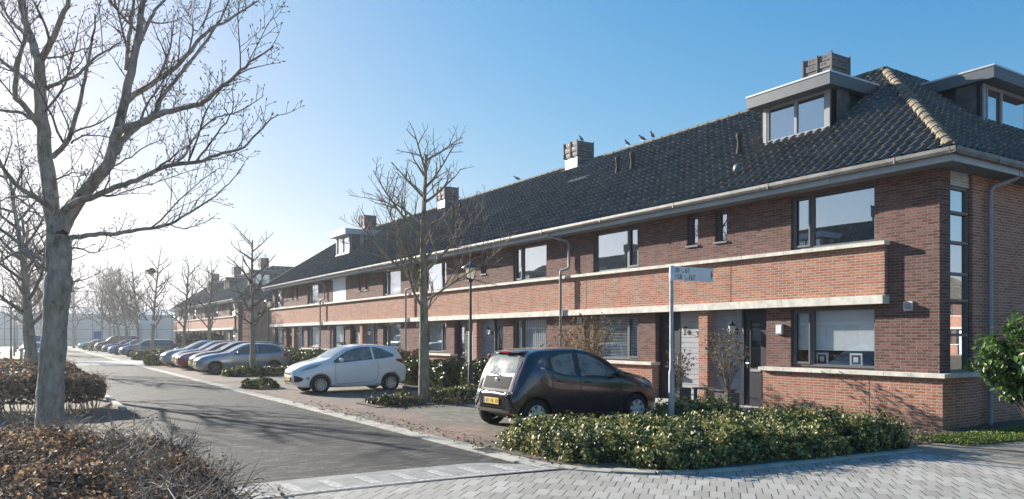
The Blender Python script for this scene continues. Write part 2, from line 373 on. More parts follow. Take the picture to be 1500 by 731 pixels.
def leaves(name, pts, size, material, parent=None, nrm=None, jit=1.0, aspect=1.5, rnd=None, flat=False, org=None, fold=.25):
    """many small folded leaf faces as one mesh; pts (n,3); size scalar or (n,)"""
    n = len(pts); pts = np.asarray(pts, float)
    size = np.broadcast_to(np.asarray(size, float), (n,))*rng.uniform(.7, 1.3, n)
    nr = rng.normal(size=(n, 3))*jit
    if nrm is not None: nr = nr+nrm
    nr /= np.linalg.norm(nr, axis=1)[:, None]+1e-9
    t = rng.normal(size=(n, 3)); t -= nr*(t*nr).sum(1)[:, None]; t /= np.linalg.norm(t, axis=1)[:, None]+1e-9
    b = np.cross(nr, t); L = (size*.5*aspect)[:, None]; W = (size*.5)[:, None]
    V = np.empty((n, 6, 3))
    fo = nr*W*fold
    V[:, 0] = pts-t*L; V[:, 1] = pts-t*L*.2+b*W+fo; V[:, 2] = pts+t*L*.5+b*W*.7+fo
    V[:, 3] = pts+t*L; V[:, 4] = pts+t*L*.5-b*W*.7+fo; V[:, 5] = pts-t*L*.2-b*W+fo
    base = np.arange(n)[:, None]*6
    F = np.stack([base[:, 0]+k for k in (0, 1, 2, 3, 0, 3, 4, 5)], 1).reshape(-1)
    o0 = ORIG[parent.name] if parent is not None else Vector((0, 0, 0))
    V = V.reshape(-1, 3)-np.array(o0)
    me = bpy.data.meshes.new(name); me.vertices.add(len(V)); me.vertices.foreach_set('co', V.ravel())
    me.loops.add(len(F)); me.loops.foreach_set('vertex_index', F.astype(np.int32))
    me.polygons.add(2*n); me.polygons.foreach_set('loop_start', np.arange(0, 8*n, 4, dtype=np.int32))
    me.polygons.foreach_set('loop_total', np.full(2*n, 4, dtype=np.int32))
    me.update(calc_edges=True)
    a = me.attributes.new('rnd', 'FLOAT', 'FACE')
    r = rng.uniform(0, 1, n) if rnd is None else np.clip(.5+(rnd-.5)*.7+rng.normal(0, .26, n), 0, 1)
    a.data.foreach_set('value', np.repeat(r, 2).astype(np.float32))
    me.materials.append(material)
    o = bpy.data.objects.new(name, me); COL.objects.link(o)
    if parent is not None: o.parent = parent
    return o

def pix(u, v, D):                       # helper used only to measure positions off the photograph
    s, c = math.sin(YAW), math.cos(YAW); r = (u-750)/FPX*D
    return Vector((s*D+c*r, c*D-s*r, EYE+(493-v)/FPX*D))
# ------------------------------------------------------------------ terraces
def wall_holes(mb, plane, f, b, a0, a1, z0, z1, holes, mi=0):
    """wall slab with rectangular openings; plane 'x': front x=f, back x=b, runs along y from a0 to a1"""
    As = sorted(set([a0, a1]+[h[0] for h in holes]+[h[1] for h in holes])); Zs = sorted(set([z0, z1]+[h[2] for h in holes]+[h[3] for h in holes]))
    As = [a for a in As if a0 <= a <= a1]; Zs = [z for z in Zs if z0 <= z <= z1]
    def solid(i, j):
        if i < 0 or j < 0 or i >= len(As)-1 or j >= len(Zs)-1: return False
        ca, cz = (As[i]+As[i+1])/2, (Zs[j]+Zs[j+1])/2
        return not any(h[0] < ca < h[1] and h[2] < cz < h[3] for h in holes)
    P = (lambda d, a, z: (d, a, z)) if plane == 'x' else (lambda d, a, z: (a, d, z))
    for i in range(len(As)-1):
        for j in range(len(Zs)-1):
            if not solid(i, j): continue
            a, A, z, Z = As[i], As[i+1], Zs[j], Zs[j+1]
            q = [P(f, a, z), P(f, A, z), P(f, A, Z), P(f, a, Z), P(b, a, z), P(b, A, z), P(b, A, Z), P(b, a, Z)]
            F = [(0, 1, 2, 3), (4, 7, 6, 5)]
            if not solid(i-1, j): F.append((0, 3, 7, 4))
            if not solid(i+1, j): F.append((1, 5, 6, 2))
            if not solid(i, j-1): F.append((0, 4, 5, 1))
            if not solid(i, j+1): F.append((3, 2, 6, 7))
            mb.add(q, F, mi)

PITCH_F, PITCH_S = .752, .843          # front slope, side slope (rise / run)
EV_Z, EV_X, EV_Y = 5.12, 13.92, 7.22   # eaves line in the near frame
RX, RZ = 18.4, 8.49; RY = EV_Y+(RZ-EV_Z)/PITCH_S

def tile_sheet(mb, o, u, v, n, U, V, tw=.23, th=.30, clips=(), nu=6, skip=()):
    """pantile height field on a slope, clipped by planes"""
    cols = int(U/tw*nu)+1; rows = int(V/th)+1
    vs = []; fs = []
    wave = [.0, .004, .034, .072, .064, .022]
    prev = None
    for r in range(rows):
        for e in (0, 1):
            vv = r*th+(0 if e == 0 else th)
            base = .045 if e == 0 else .0
            for c in range(cols+1):
                uu = c*tw/nu; h = base+wave[c % nu]
                vs.append(o+u*uu+v*vv+n*h)
    W = cols+1
    for r in range(rows):
        for c in range(cols):
            a = (2*r)*W+c; fs.append((a, a+1, a+1+W, a+W, 0))
            if r < rows-1:
                a = (2*r+1)*W+c; fs.append((a, a+1, a+1+W, a+W, 1 if c % nu in (2, 3) else 0))  # risers at the wave crests take the painted highlight
    bm = bmesh.new(); bv = [bm.verts.new(p) for p in vs]
    # little riser at the bottom course too
    for f in fs: bm.faces.new([bv[i] for i in f[:4]]).material_index = f[4]
    for (co, no) in clips:
        bmesh.ops.bisect_plane(bm, geom=bm.verts[:]+bm.edges[:]+bm.faces[:], plane_co=co, plane_no=no, clear_outer=True)
    bm.verts.index_update()
    A_ = [(tuple(q.index for q in f.verts), f.material_index) for f in bm.faces]; V_ = [tuple(p.co) for p in bm.verts]; bm.free()
    for k_ in (0, 1):
        n0 = len(mb.v)
        if k_ == 0: mb.add(V_, [f for f, mi in A_ if mi == 0], 0, False); base0 = n0
        else:
            for f, mi in A_:
                if mi: mb.f.append(tuple(i+base0 for i in f)); mb.m.append(1); mb.sm.append(False)

def window(root, plane, f, a0, a1, z0, z1, cols, blind=None, glass='glass', fr='frame', room=True, drop=.6, mg=.2):
    """frame, panes as sub-parts; cols = list of mullion positions; plane 'x' looks towards -x, 'y' towards -y"""
    t = .055
    def bx(mb, da, db, a, A, z, Z, mi=0):
        if plane == 'x': mb.box(f+da, f+db, a, A, z, Z, mi)
        else: mb.box(a, A, f+da, f+db, z, Z, mi)
    mb = MB()
    bx(mb, 0, .09, a0, a0+t, z0, z1); bx(mb, 0, .09, a1-t, a1, z0, z1)
    bx(mb, .002, .088, a0+t, a1-t, z0, z0+t); bx(mb, .002, .088, a0+t, a1-t, z1-t, z1)
    edges = [a0+t]
    for c in cols:
        bx(mb, .004, .086, c-.035, c+.035, z0+t, z1-t); edges += [c-.035, c+.035]
    edges.append(a1-t)
    # inner casement of the narrow light
    for i in range(0, len(edges), 2):
        e0, e1 = edges[i], edges[i+1]
        if e1-e0 < .75 and len(cols):
            for (a, A, z, Z) in ((e0, e0+.04, z0+t, z1-t), (e1-.04, e1, z0+t, z1-t), (e0+.04, e1-.04, z0+t, z0+t+.045), (e0+.04, e1-.04, z1-t-.045, z1-t)):
                bx(mb, -.018, .03, a, A, z, Z)
    w = mb.build('window', M[fr], root)
    for i in range(0, len(edges), 2):
        p = MB(); bx(p, .045, .055, edges[i], edges[i+1], z0+t, z1-t); p.build('pane', M[glass], w)
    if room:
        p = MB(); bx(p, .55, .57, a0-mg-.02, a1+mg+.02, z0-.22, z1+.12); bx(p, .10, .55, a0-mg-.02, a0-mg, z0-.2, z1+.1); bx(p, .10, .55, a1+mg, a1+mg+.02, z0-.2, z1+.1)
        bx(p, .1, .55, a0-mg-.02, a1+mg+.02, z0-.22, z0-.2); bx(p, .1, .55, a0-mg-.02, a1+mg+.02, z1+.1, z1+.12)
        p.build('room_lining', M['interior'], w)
    if blind:
        p = MB()
        if blind == 'roller':
            bx(p, .12, .125, a0+.06, a1-.06, z0+(z1-z0)*(1-drop), z1-.03); p.build('roller_blind', M['blind'], w)
        elif blind == 'slats':
            z = z1-.06
            while z > z0+.05: bx(p, .11, .135, a0+.06, a1-.06, z-.012, z); z -= .045
            p.build('venetian_blind', M['blind'], w)
        elif blind == 'curtain':
            n = int((a1-a0-.12)/.028); vs = []; fs = []
            for i in range(n+1):
                a = a0+.06+i*.028; dd = .15+.025*math.sin(i*1.5)+.012*math.sin(i*.4)
                q = (f+dd, a) if plane == 'x' else (a, f+dd)
                vs += [(*q, z0+.03), (*q, z1-.03)]
            fs = [(2*i, 2*i+2, 2*i+3, 2*i+1) for i in range(n)]
            p.add(vs, fs, 0, True); p.build('curtain', M['curtain'], w)
        elif blind == 'vertical':
            a = a0+.08
            while a < a1-.1: bx(p, .12, .127, a, a+.07, z0+.02, z1-.03); a += .11
            p.build('vertical_blind', M['blind'], w)
        elif blind == 'shutter':
            bx(p, -.045, -.03, a0-.02, a1+.02, z0, z1+.02); bx(p, -.10, -.028, a0-.05, a1+.05, z1-.02, z1+.10); p.build('sun_screen', M['blind'], w)
    return w

def wall_lamp(root, x, y, z, s=1.0):
    mb = MB(); mb.tube([(x, y, z), (x-.10*s, y, z-.02), (x-.16*s, y, z+.07), (x-.18*s, y, z+.10)], .012*s, 6)
    mb.box(x-.012, x, y-.04*s, y+.04*s, z-.07*s, z+.07*s)
    cx = x-.18*s
    mb.lathe([(.0, .26*s), (.025*s, .22*s), (.03*s, .2*s), (.10*s, .14*s), (.10*s, .13*s), (.0, .13*s)], 6, 'z', (cx, y, z), 0, False)
    mb.lathe([(.0, -.10*s), (.05*s, -.08*s), (.055*s, -.06*s), (0, -.055*s)], 6, 'z', (cx, y, z), 0, False)
    o = mb.build('wall_lamp', M['black_metal'], root)
    g_ = MB(); g_.lathe([(.052*s, -.06*s), (.085*s, .13*s)], 6, 'z', (cx, y, z), 0, False); g_.build('lamp_glass', M['lamp_glass'], o)
    return o

def chimney(root, roof, x, y, zb, zt, w=1.0, d=.75):
    c = MB(); c.box(x-d/2, x+d/2, y-w/2, y+w/2, zb-.9, zb+.28)
    ch = c.build('chimney', M['lead'], roof)
    c = MB()
    zz = zb+.30
    for k in range(3):
        z0 = zz+k*(zt-zz)/3; z1 = zz+(k+1)*(zt-zz)/3-.025; e = .02 if k != 1 else .035
        c.box(x-d/2-e, x+d/2+e, y-w/2-e, y+w/2+e, z0, z1, 0)
        for q in (-.32, -.2, .14, .28):   # dark ventilation slots
            c.box(x-d/2-e-.004, x-d/2-e+.01, y+q*w, y+q*w+.045, z1-.09, z1-.04, 1)
            c.box(x+q*d, x+q*d+.045, y-w/2-e-.004, y-w/2-e+.01, z1-.09, z1-.04, 1)
    c.box(x-d/2+.02, x+d/2-.02, y-w/2+.02, y+w/2-.02, zz, zt-.02, 1)
    for (a, b) in ((-1, -1), (-1, 1), (1, -1), (1, 1), (-1, 0)):
        c.box(x+a*(d/2+.035)-.02, x+a*(d/2+.035)+.02, y+b*(w/2+.035)-.02, y+b*(w/2+.035)+.02, zz, zt+.01, 0)
    c.build('chimney_cladding', [M['chimney'], M['black_metal']], roof)

def dormer(root, A, B, y0, y1, xf, zb, zt, dark=True, blind=None, zslab=None, detailed=True):
    """front dormer looking to -x; y0<y1 window extents, xf front plane, slab overhangs"""
    slope = lambda z: (z-EV_Z)/PITCH_F+EV_X
    xr = slope(zt)
    pm = 'dormer_dark' if dark else 'dormer_light'
    s = MB(); s.box(xf+A-.32, xr+A+.35, y0-.34+B, y1+.34+B, zt, zt+.27)
    s.box(xf+A-.335, xr+A+.3, y0-.355+B, y1+.355+B, zt+.27, zt+.31, 1)
    d = s.build('dormer', [M['dormer_slab'] if dark else M['dormer_light'], M['steel_trim']], root)
    for ya, yb in ((y0-.10, y0-.02), (y1+.02, y1+.10)):
        body = MB(); body.prism_y([(xf+A+.05, zb-.15), (xf+A+.05, zt), (xr+A+.4, zt), (slope(zb)+A+.3, zb-.15)], ya+B, yb+B)
        body.build('dormer_cheek', M[pm], d)
    f = MB(); f.box(xf+A+.02, xf+A+.1, y0-.10+B, y0+B, zb-.03, zt); f.box(xf+A+.02, xf+A+.1, y1+B, y1+.1+B, zb-.03, zt)
    f.box(xf+A-.03, xf+A+.12, y0-.12+B, y1+.12+B, zb-.16, zb-.02)
    f.build('dormer_trim', M['frame_light'], d)
    m = (y0+y1)/2+.0
    window(root, 'x', xf+A+.03, y0+B, y1+B, zb, zt, [m+B], blind=blind, glass='glass_strong', fr='frame_light')
    return d

def dormer_side(root, A, B, x0, x1, yf, zb, zt, mulls):
    slope = lambda z: (z-EV_Z)/PITCH_S+EV_Y
    yr = slope(zt)
    s = MB(); s.box(x0-.34+A, x1+.34+A, yf+B-.32, yr+B+.35, zt, zt+.27)
    s.box(x0-.355+A, x1+.355+A, yf+B-.335, yr+B+.3, zt+.27, zt+.31, 1); d = s.build('dormer', [M['dormer_slab'], M['steel_trim']], root)
    for xa, xb in ((x0-.10, x0-.02), (x1+.02, x1+.1)):
        body = MB(); body.prism_x([(yf+B+.05, zb-.15), (yf+B+.05, zt), (yr+B+.4, zt), (slope(zb)+B+.3, zb-.15)], xa+A, xb+A)
        body.build('dormer_cheek', M['dormer_dark'], d)
    f = MB(); f.box(x0-.10+A, x0+A, yf+B+.02, yf+B+.1, zb-.12, zt); f.box(x0-.12+A, x1+.12+A, yf+B-.03, yf+B+.12, zb-.16, zb-.02)
    f.build('dormer_trim', M['frame_light'], d)
    window(root, 'y', yf+B+.03, x0+A, x1+A, zb, zt, [m+A for m in mulls], glass='glass_strong', fr='frame_light')

M['dormer_slab'] = simple('dormer_roof_edge', (.085, .10, .12), .5, var=.12)
M['ridge_dark'] = simple('dark_mossy_ridge', (.13, .125, .08), .85, var=.6, scale=9)
M['steel_trim'] = simple('pale_metal_trim', (.50, .53, .56), .4, metal=.3, var=.1)
def lampglass():
    m, nt, b = mat('frosted_lamp_glass'); b.inputs['Base Color'].default_value = (.8, .8, .76, 1)
    b.inputs['Roughness'].default_value = .3; b.inputs['Transmission Weight'].default_value = .45; return m
M['lamp_glass'] = lampglass()

def terrace(x0, y0, pairs, label, near=True, side_len=14, chims=(), dorms=(), rz=0, closed_end=5.08):
    root = thing('terrace_building', (x0, y0, 0), label, 'terraced houses')
    A, B = x0-14.3, y0-7.6
    P = [13.5+11.44*k for k in range(pairs)]
    YE = P[-1]+closed_end; YC = 7.72
    XP, XW, XB, XR, XD = 14.30, 14.42, 14.32, 14.80, 14.55
    # --- ground floor
    gh, uh = [], []
    for k, p in enumerate(P):
        gh.append((p-1.83, p+1.83, -.1, 2.40))
        for sgn in (-1, 1):
            a, b = sorted((p+sgn*2.5, p+sgn*4.5)); gh.append((a, b, 1.08, 2.36)); uh.append((a, b, 3.66, 4.86))
            a, b = sorted((p+sgn*.28, p+sgn*.66)); uh.append((a, b, 4.04, 4.88))
    SH = lambda hs: [(h[0]+B, h[1]+B, h[2], h[3]) for h in hs]
    w = MB(); wall_holes(w, 'x', XW+A, XR+A, YC+B, YE+B, 1.0, 2.42, SH([h for h in gh]))
    wall_holes(w, 'x', XW+A, XR+A, YC+B, YE+B, 3.6, 4.95, SH(uh))
    w.box(XW+A, XR+A, YC+B, 8.74+B, 2.42, 3.6)
    w.box(XW+A+.004, XR+A, 8.74+B, YE+B, 2.42, 3.6)
    # side wall near the corner (dark brick return and beyond the tall window)
    w.build('upper_wall', M['brick_dark'], root)
    # plinth, protruding band, pillars
    pl = MB()
    segs = []; last = 7.6
    for p in P: segs.append((last, p-1.83)); last = p+1.83
    segs.append((last, YE))
    for (a, b) in segs: pl.box(XP+A, XR+A-.01, a+B, b+B, -.2, .98)
    pl.build('plinth', M['brick_orange'], root)
    bd = MB(); bd.box(XB+A, XW+A+.1, 8.74+B, YE-.0+B, 2.57, 3.56); bd.build('brick_band', M['brick_orange'], root)
    lg = MB()
    def ledge(mb, x0_, x1_, ya, yb, z0, z1, step=1.18):
        y = ya
        while y < yb-.01:
            e = min(y+step, yb); mb.box(x0_, x1_, y+.004, e-.004, z0, z1); y = e
    ledge(lg, 14.19+A, XW+A+.05, 8.70+B, YE+.06+B, 2.40, 2.568)
    lg.build('lower_ledge', M['ledge'], root)
    lg = MB(); ledge(lg, 14.22+A, XW+A+.03, 8.68+B, YE+.06+B, 3.562, 3.64); lg.build('upper_ledge', M['ledge'], root)
    for (a, b) in segs:
        lg = MB(); ledge(lg, 14.21+A, XR+A-.02, (a-.09 if a == 7.6 else a-.06)+B, b+.06+B, .982, 1.06); lg.build('sill_ledge', M['ledge'], root)
    for p in P:
        pp = MB(); pp.box(XP+A, XD+.02+A, p-.145+B, p+.145+B, -.1, 2.40); pp.build('pillar', M['brick_orange'], root)
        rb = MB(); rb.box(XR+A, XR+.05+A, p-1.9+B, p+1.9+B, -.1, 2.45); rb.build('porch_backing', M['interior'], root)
        st = MB(); st.box(13.7+A, XD+.1+A, p-1.8+B, p+1.8+B, -.02, .10); st.build('doorstep', M['concrete'], root)
        for sgn in (-1, 1):
            a, b = sorted((p+sgn*.145, p+sgn*1.02)); white = (not near) and sgn > 0
            if near and p > 40: white = True
            sd_ = MB(); z = .10; r_ = 0
            while z < 2.38:
                e = min(z+.135, 2.40); q = .0
                sd_.prism_y([(XD+A, z+.012), (XD+A-.0, e-.008), (XD+A+.012, e), (XD+A+.06, e), (XD+A+.06, z), (XD+A+.012, z)], a+B, b+B); z = e
            sd_.build('siding_panel', M['siding_white' if white else 'siding'], root)
            a, b = sorted((p+sgn*1.02, p+sgn*1.83))
            fr = MB(); fx0, fx1 = XD+A-.01, XD+A+.09
            fr.box(fx0, fx1, a+B, a+.06+B, .1, 2.4); fr.box(fx0, fx1, b-.06+B, b+B, .1, 2.4); fr.box(fx0+.002, fx1-.002, a+.06+B, b-.06+B, 2.32, 2.4)
            fr.box(fx0+.012, fx1-.002, a+.06+B, b-.06+B, .1, .13)
            fo = fr.build('door_frame', M['door'], root)
            dr = MB(); a2, b2 = a+.065, b-.065; X = XD+A+.03
            ga, gb = a2+.22, b2-.17
            wall_holes(dr, 'x', X, X+.045, a2+B, b2+B, .135, 2.315, [(ga+B, gb+B, 1.02, 2.12)])
            dr.box(X-.008, X, ga-.03+B, gb+.03+B, .30, .86)
            do = dr.build('door', M['door'], root)
            gg = MB(); gg.box(X+.015, X+.025, ga+B, gb+B, 1.02, 2.12); gg.build('door_pane', M['glass'], do)
            lb = MB(); lb.box(X-.018, X, (ga+gb)/2-.15+B, (ga+gb)/2+.15+B, .92, .985); lb.build('letterbox', M['steel'], do)
            hy = (a2+.07 if sgn > 0 else b2-.07)+B
            hd = MB(); hd.tube([(X, hy, 1.08), (X-.05, hy, 1.08), (X-.05, hy, 1.12), (X-.05, hy+.1*(1 if sgn > 0 else -1), 1.12)], .011, 6); hd.box(X-.008, X, hy-.02, hy+.02, 1.0, 1.22); hd.build('handle', M['steel'], do)
            if near or k < 1: wall_lamp(root, XD+A-.0, p+B+sgn*(.86 if sgn < 0 else .72), 1.88 if sgn < 0 else 1.86, 1.0 if sgn < 0 else .8)
    # --- windows
    kinds = ['roller', 'slats', 'vertical', 'curtain', 'curtain', 'roller', 'vertical', 'slats', 'curtain']
    upk = [None, None, None, None, 'roller', 'shutter', 'roller', None]
    i = 0
    for k, p in enumerate(P):
        for sgn in (-1, 1):
            mull = p+sgn*2.5+sgn*.5
            a, b = sorted((p+sgn*2.5, p+sgn*4.5))
            kd = kinds[i % 9]
            window(root, 'x', XW+A+.06, a+B, b+B, 1.10, 2.36, [mull+B], blind=kd, drop=.72)
            if near and i == 0:
                for yy in (9.55, 10.35):
                    pf = MB(); pf.box(XW+A+.20, XW+A+.23, yy+B-.14, yy+B+.14, 1.13, 1.40); pf.box(XW+A+.196, XW+A+.2, yy+B-.10, yy+B+.10, 1.17, 1.36, 1)
                    pf.box(XW+A+.192, XW+A+.196, yy+B-.055, yy+B+.055, 1.21, 1.32, 0)
                    pf.build('picture_frame', [M['white_paint'], M['black_metal']], root)
            uk = upk[i % 8]
            window(root, 'x', XW+A+.06, a+B, b+B, 3.66, 4.86, [mull+B], blind=uk, glass='glass_strong' if uk != 'roller' else 'glass', drop=.85)
            a, b = sorted((p+sgn*.28, p+sgn*.66))
            window(root, 'x', XW+A+.10, a+B, b+B, 4.08, 4.88, [], glass='glass_strong')
            sl = MB(); sl.box(XW+A-.04, XW+A+.12, a-.03+B, b+.03+B, 4.035, 4.078); sl.build('sill', M['frame'], root)
            i += 1
    # --- tall side window + side walls
    SX1 = 14.42+side_len
    s1 = MB(); SY = YC+B
    s1.box(XW+A+.004, 14.60+A, SY-.0, SY+.02, 1.06, 4.95)     # brick return beside the glass
    s1.box(15.50+A, 15.58+A, SY+.0, SY+.3, 1.06, 4.95)
    s1.build('corner_pier', M['brick_dark'], root)
    window(root, 'y', SY+.03, 14.60+A, 15.50+A, 1.06, 4.62, [], glass='glass_strong', mg=-.0)
    for z in (1.78, 2.44, 2.95, 3.55, 4.12):
        tr = MB(); tr.box(14.64+A, 15.46+A, SY+.01, SY+.085, z-.025, z+.025); tr.build('glazing_bar', M['frame'], root)
    lv = MB(); z = 4.63
    while z < 4.93: lv.prism_x([(SY+.0, z), (SY+.03, z+.05), (SY+.06, z+.05), (SY+.06, z)], 14.60+A, 15.50+A); z += .052
    lv.build('louvre', M['siding_white'], root)
    s2 = MB(); s2.box(15.58+A, SX1+A, SY-.02, SY+.3, -.2, 4.95); s2.build('side_wall', M['brick_orange'], root)
    s2 = MB(); s2.box(XP+A+.51, 15.58+A, 7.6+B+.002, 8.1+B, -.2, .978); s2.build('side_plinth', M['brick_orange'], root)
    s3 = MB(); s3.box(XR+A-.02, 15.60+A, 7.51+B, SY+.3, .982, 1.06); s3.build('side_ledge', M['ledge'], root)
    # back and far end walls close the block
    bk = MB(); bk.box(22.3+A, 22.38+A, 16.5+B, YE+B, -.2, 4.95); bk.box(XR+A, 22.3+A, YE-.3+B, YE+B, -.2, 4.95)
    bk.box(22.38+A, SX1+A, 15.6+B, 15.68+B, -.2, 4.95); bk.box(SX1+A-.1, SX1+A, 8.1+B, 15.6+B, -.2, 4.95)
    bk.build('rear_wall', M['brick_dark'], root)
    # --- eaves
    EYE_ = YE+.5+.2
    so = MB()
    so.box(EV_X+.03+A, XW+A+.05, EV_Y+.03+B, EYE_-.03+B, 4.90, 4.93); so.box(XW+A+.05, SX1+A, EV_Y+.032+B, YC+B+.05, 4.90, 4.93)
    so.box(XW+A+.05, 22.9+A, YE+B-.05, EYE_-.03+B, 4.90, 4.93)
    so.build('soffit', M['soffit'], root)
    fa = MB(); y = EV_Y+B
    while y < EYE_+B-.01:
        e = min(y+2.44, EYE_+B); fa.box(EV_X+A, EV_X+.03+A, y+.004, e-.004, 4.885, 5.07); y = e
    x = EV_X+A
    while x < SX1+A-.01:
        e = min(x+2.44, SX1+A); fa.box(x+.034, e, EV_Y+B, EV_Y+.03+B, 4.885, 5.07); x = e
    fa.build('fascia', M['fascia'], root)
    gu = MB()
    prof = [(-.005, .10), (-.005, .0), (-.10, .0), (-.125, .05), (-.125, .115), (-.112, .115), (-.112, .055), (-.093, .012), (-.017, .012), (-.017, .10)]
    gz = 5.0
    gu.prism_y([(EV_X+A+dx, gz+dz) for dx, dz in prof], EV_Y-.125+B, EYE_+B)
    gu.prism_x([(EV_Y+B+dx, gz+dz) for dx, dz in prof], EV_X-.125+A, SX1+A)
    y = EV_Y+B+1
    while y < EYE_+B: gu.box(EV_X+A-.13, EV_X+A-.004, y, y+.03, gz-.006, gz+.118); y += 2.9
    x = EV_X+A+1.4
    while x < SX1+A: gu.box(x, x+.03, EV_Y+B-.13, EV_Y+B-.004, gz-.006, gz+.118); x += 2.9
    gu.build('gutter', M['gutter'], root)
    # --- roof
    rf = MB(); ridge_e = EYE_-5.4
    c1 = Vector((EV_X+A, EV_Y+B, EV_Z-.03)); c2 = Vector((RX+A, RY+B, RZ-.03)); c3 = Vector((RX+A, ridge_e+B, RZ-.03)); c4 = Vector((EV_X+A, EYE_+B, EV_Z-.03))
    b3 = Vector((2*RX-EV_X+A, EYE_+B, EV_Z-.03)); sr = Vector((SX1+A, RY+B, RZ-.03)); se = Vector((SX1+A, EV_Y+B, EV_Z-.03))
    yb_ = 2*RY-EV_Y+B; bi = Vector((2*RX-EV_X+A, yb_, EV_Z-.03)); sb = Vector((SX1+A, yb_, EV_Z-.03))
    # under-roof deck (solid)
    rf.add([c1, c2, c3, c4, b3, sr, se, bi, sb], [(0, 1, 2, 3), (3, 2, 4), (1, 7, 4, 2), (0, 6, 5, 1), (1, 5, 8, 7), (6, 8, 5)], 0)
    roof = rf.build('roof', [M['tile']], root)
    uf = Vector((0, 1, 0)); vf = Vector((RX-EV_X, 0, RZ-EV_Z)).normalized(); nf = Vector((-vf.z, 0, vf.x))
    hip_n = (c1-c2).cross(Vector((0, 0, 1))).normalized()
    # outward side for the front slope is towards smaller y beyond the hip
    def side(n_, pt, keep):  # orient plane so that 'keep' is kept
        return n_ if (Vector(keep)-pt).dot(n_) < 0 else -n_
    h2 = (c4-c3).cross(Vector((0, 0, 1))).normalized()
    t = MB(); o_ = Vector((EV_X-.06+A, EV_Y-.2+B, EV_Z-.055))
    keep = (EV_X+A, EV_Y+B+15, EV_Z)
    tw, nu = (.23, 6) if near else (.46, 6)
    tile_sheet(t, o_, uf, vf, nf, EYE_-EV_Y+.4, (Vector((RX-EV_X, 0, RZ-EV_Z)).length)+.05, tw=tw, th=.30 if near else .34, nu=nu, clips=[(c1, side(hip_n, c1, keep)), (c4, side(h2, c4, keep)), (Vector((RX+A+.01, 0, 0)), Vector((1, 0, 0)))])
    t.build('roof_tiles', [M['tile'], M['edge_highlight']], roof, fix=False)
    us = Vector((1, 0, 0)); vs_ = Vector((0, RY-EV_Y, RZ-EV_Z)).normalized(); ns = Vector((0, -vs_.z, vs_.y))
    t = MB(); o_ = Vector((EV_X-.2+A, EV_Y-.06+B, EV_Z-.055)); keep = (EV_X+A+12, EV_Y+B, EV_Z)
    tile_sheet(t, o_, us, vs_, ns, SX1-EV_X, (Vector((0, RY-EV_Y, RZ-EV_Z)).length)+.05, tw=tw, th=.30 if near else .34, nu=nu, clips=[(c1, side(hip_n, c1, keep)), (Vector((0, RY+B+.01, 0)), Vector((0, 1, 0)))])
    t.build('roof_tiles', [M['tile'], M['edge_highlight']], roof, fix=False)
    # ridge and hip caps: a row of half-round tiles
    rc = MB()
    def caps(p0, p1, step=.36, r=.105):
        d = (p1-p0); n_ = max(1, int(d.length/step)); d.normalize(); a = d.cross(Vector((0, 0, 1))).normalized(); b = a.cross(d).normalized()
        for i_ in range(n_):
            q0 = p0+d*(i_*step); q1 = q0+d*(step+.04); vs2 = []
            for (q, rr) in ((q0, r*1.12), (q1, r*.94)):
                for j in range(9):
                    an = math.pi*(j/8)*1.1-math.pi*.05; vs2.append(q+a*math.cos(an)*rr*1.15+b*math.sin(an)*rr)
            rc.add(vs2, [(j, j+1, j+10, j+9) for j in range(8)]+[tuple(range(8, -1, -1))], 0, False)
    up = Vector((0, 0, .05))
    caps(c1+up+Vector((.05, .05, .0)), c2+up); rc.build('hip_tiles', M['ridge'], roof)
    rc = MB(); caps(c2+up, c3+up, .42, .075); rc.build('ridge_tiles', M['ridge_dark'], roof)
    rc = MB(); caps(c4+up, c3+up, .42, .09); rc.build('hip_tiles', M['ridge_dark'], roof)
    rc = MB(); caps(c2+up, sr+up, .42, .075); rc.build('ridge_tiles', M['ridge_dark'], roof)
    for (yc, zt) in chims:
        chimney(root, roof, RX+A+.0, yc+B, RZ-.05, zt, .80 if near else 1.0, .72)
    for dd in dorms: dormer(root, A, B, *dd)
    # --- downpipes on the front
    for k in range(pairs):
        y = P[k]+5.78
        if y > YE: continue
        dp = MB(); xo, y0_ = 14.10+A, y+B
        dp.tube([(14.22+A-.0, y0_, .0), (14.14+A, y0_, .12), (14.14+A, y0_, 3.70)], .042, 8)
        dp.tube([(14.14+A, y0_, 3.68), (14.14+A, y0_, 3.80), (14.30+A, y0_-.17, 3.86), (14.33+A, y0_-.19, 3.92), (14.33+A, y0_-.19, 4.62), (14.28+A, y0_-.14, 4.72), (13.92+A, y0_+.30, 4.90), (13.86+A, y0_+.33, 5.01)], .042, 8)
        dp.lathe([(.05, 0), (.05, .05)], 10, 'z', (14.14+A, y0_, 2.66)); dp.lathe([(.05, 0), (.05, .05)], 10, 'z', (14.14+A, y0_, 3.6))
        dp.build('downpipe', M['pipe'], root)
        vt = MB(); yv = y-.62; vt.box(XW+A-.03, XW+A, yv-.09+B, yv+.09+B, 2.16, 2.34); vt.box(XW+A-.034, XW+A-.03, yv-.06+B, yv+.06+B, 2.19, 2.31, 1); vt.build('wall_vent', [M['ledge'], M['siding']], root)
    # roof vent pipes
    for k in range(pairs):
        for dy in ((4.3+.2, 5.1+.2) if k < pairs else ()):
            for (yy, xx) in ((P[k]+11.44/2-.2+(dy-4.9)*.9, 16.55),):
                if yy > YE-4: continue
                z = EV_Z+(xx-EV_X)*PITCH_F
                vp = MB(); vp.lathe([(.09, -.1), (.085, .12), (.06, .2), (.06, .42), (.085, .45), (.09, .56), (.07, .58), (0, .58)], 12, 'z', (xx+A, yy+B, z)); vp.build('roof_vent', M['vent'], roof)
    return root

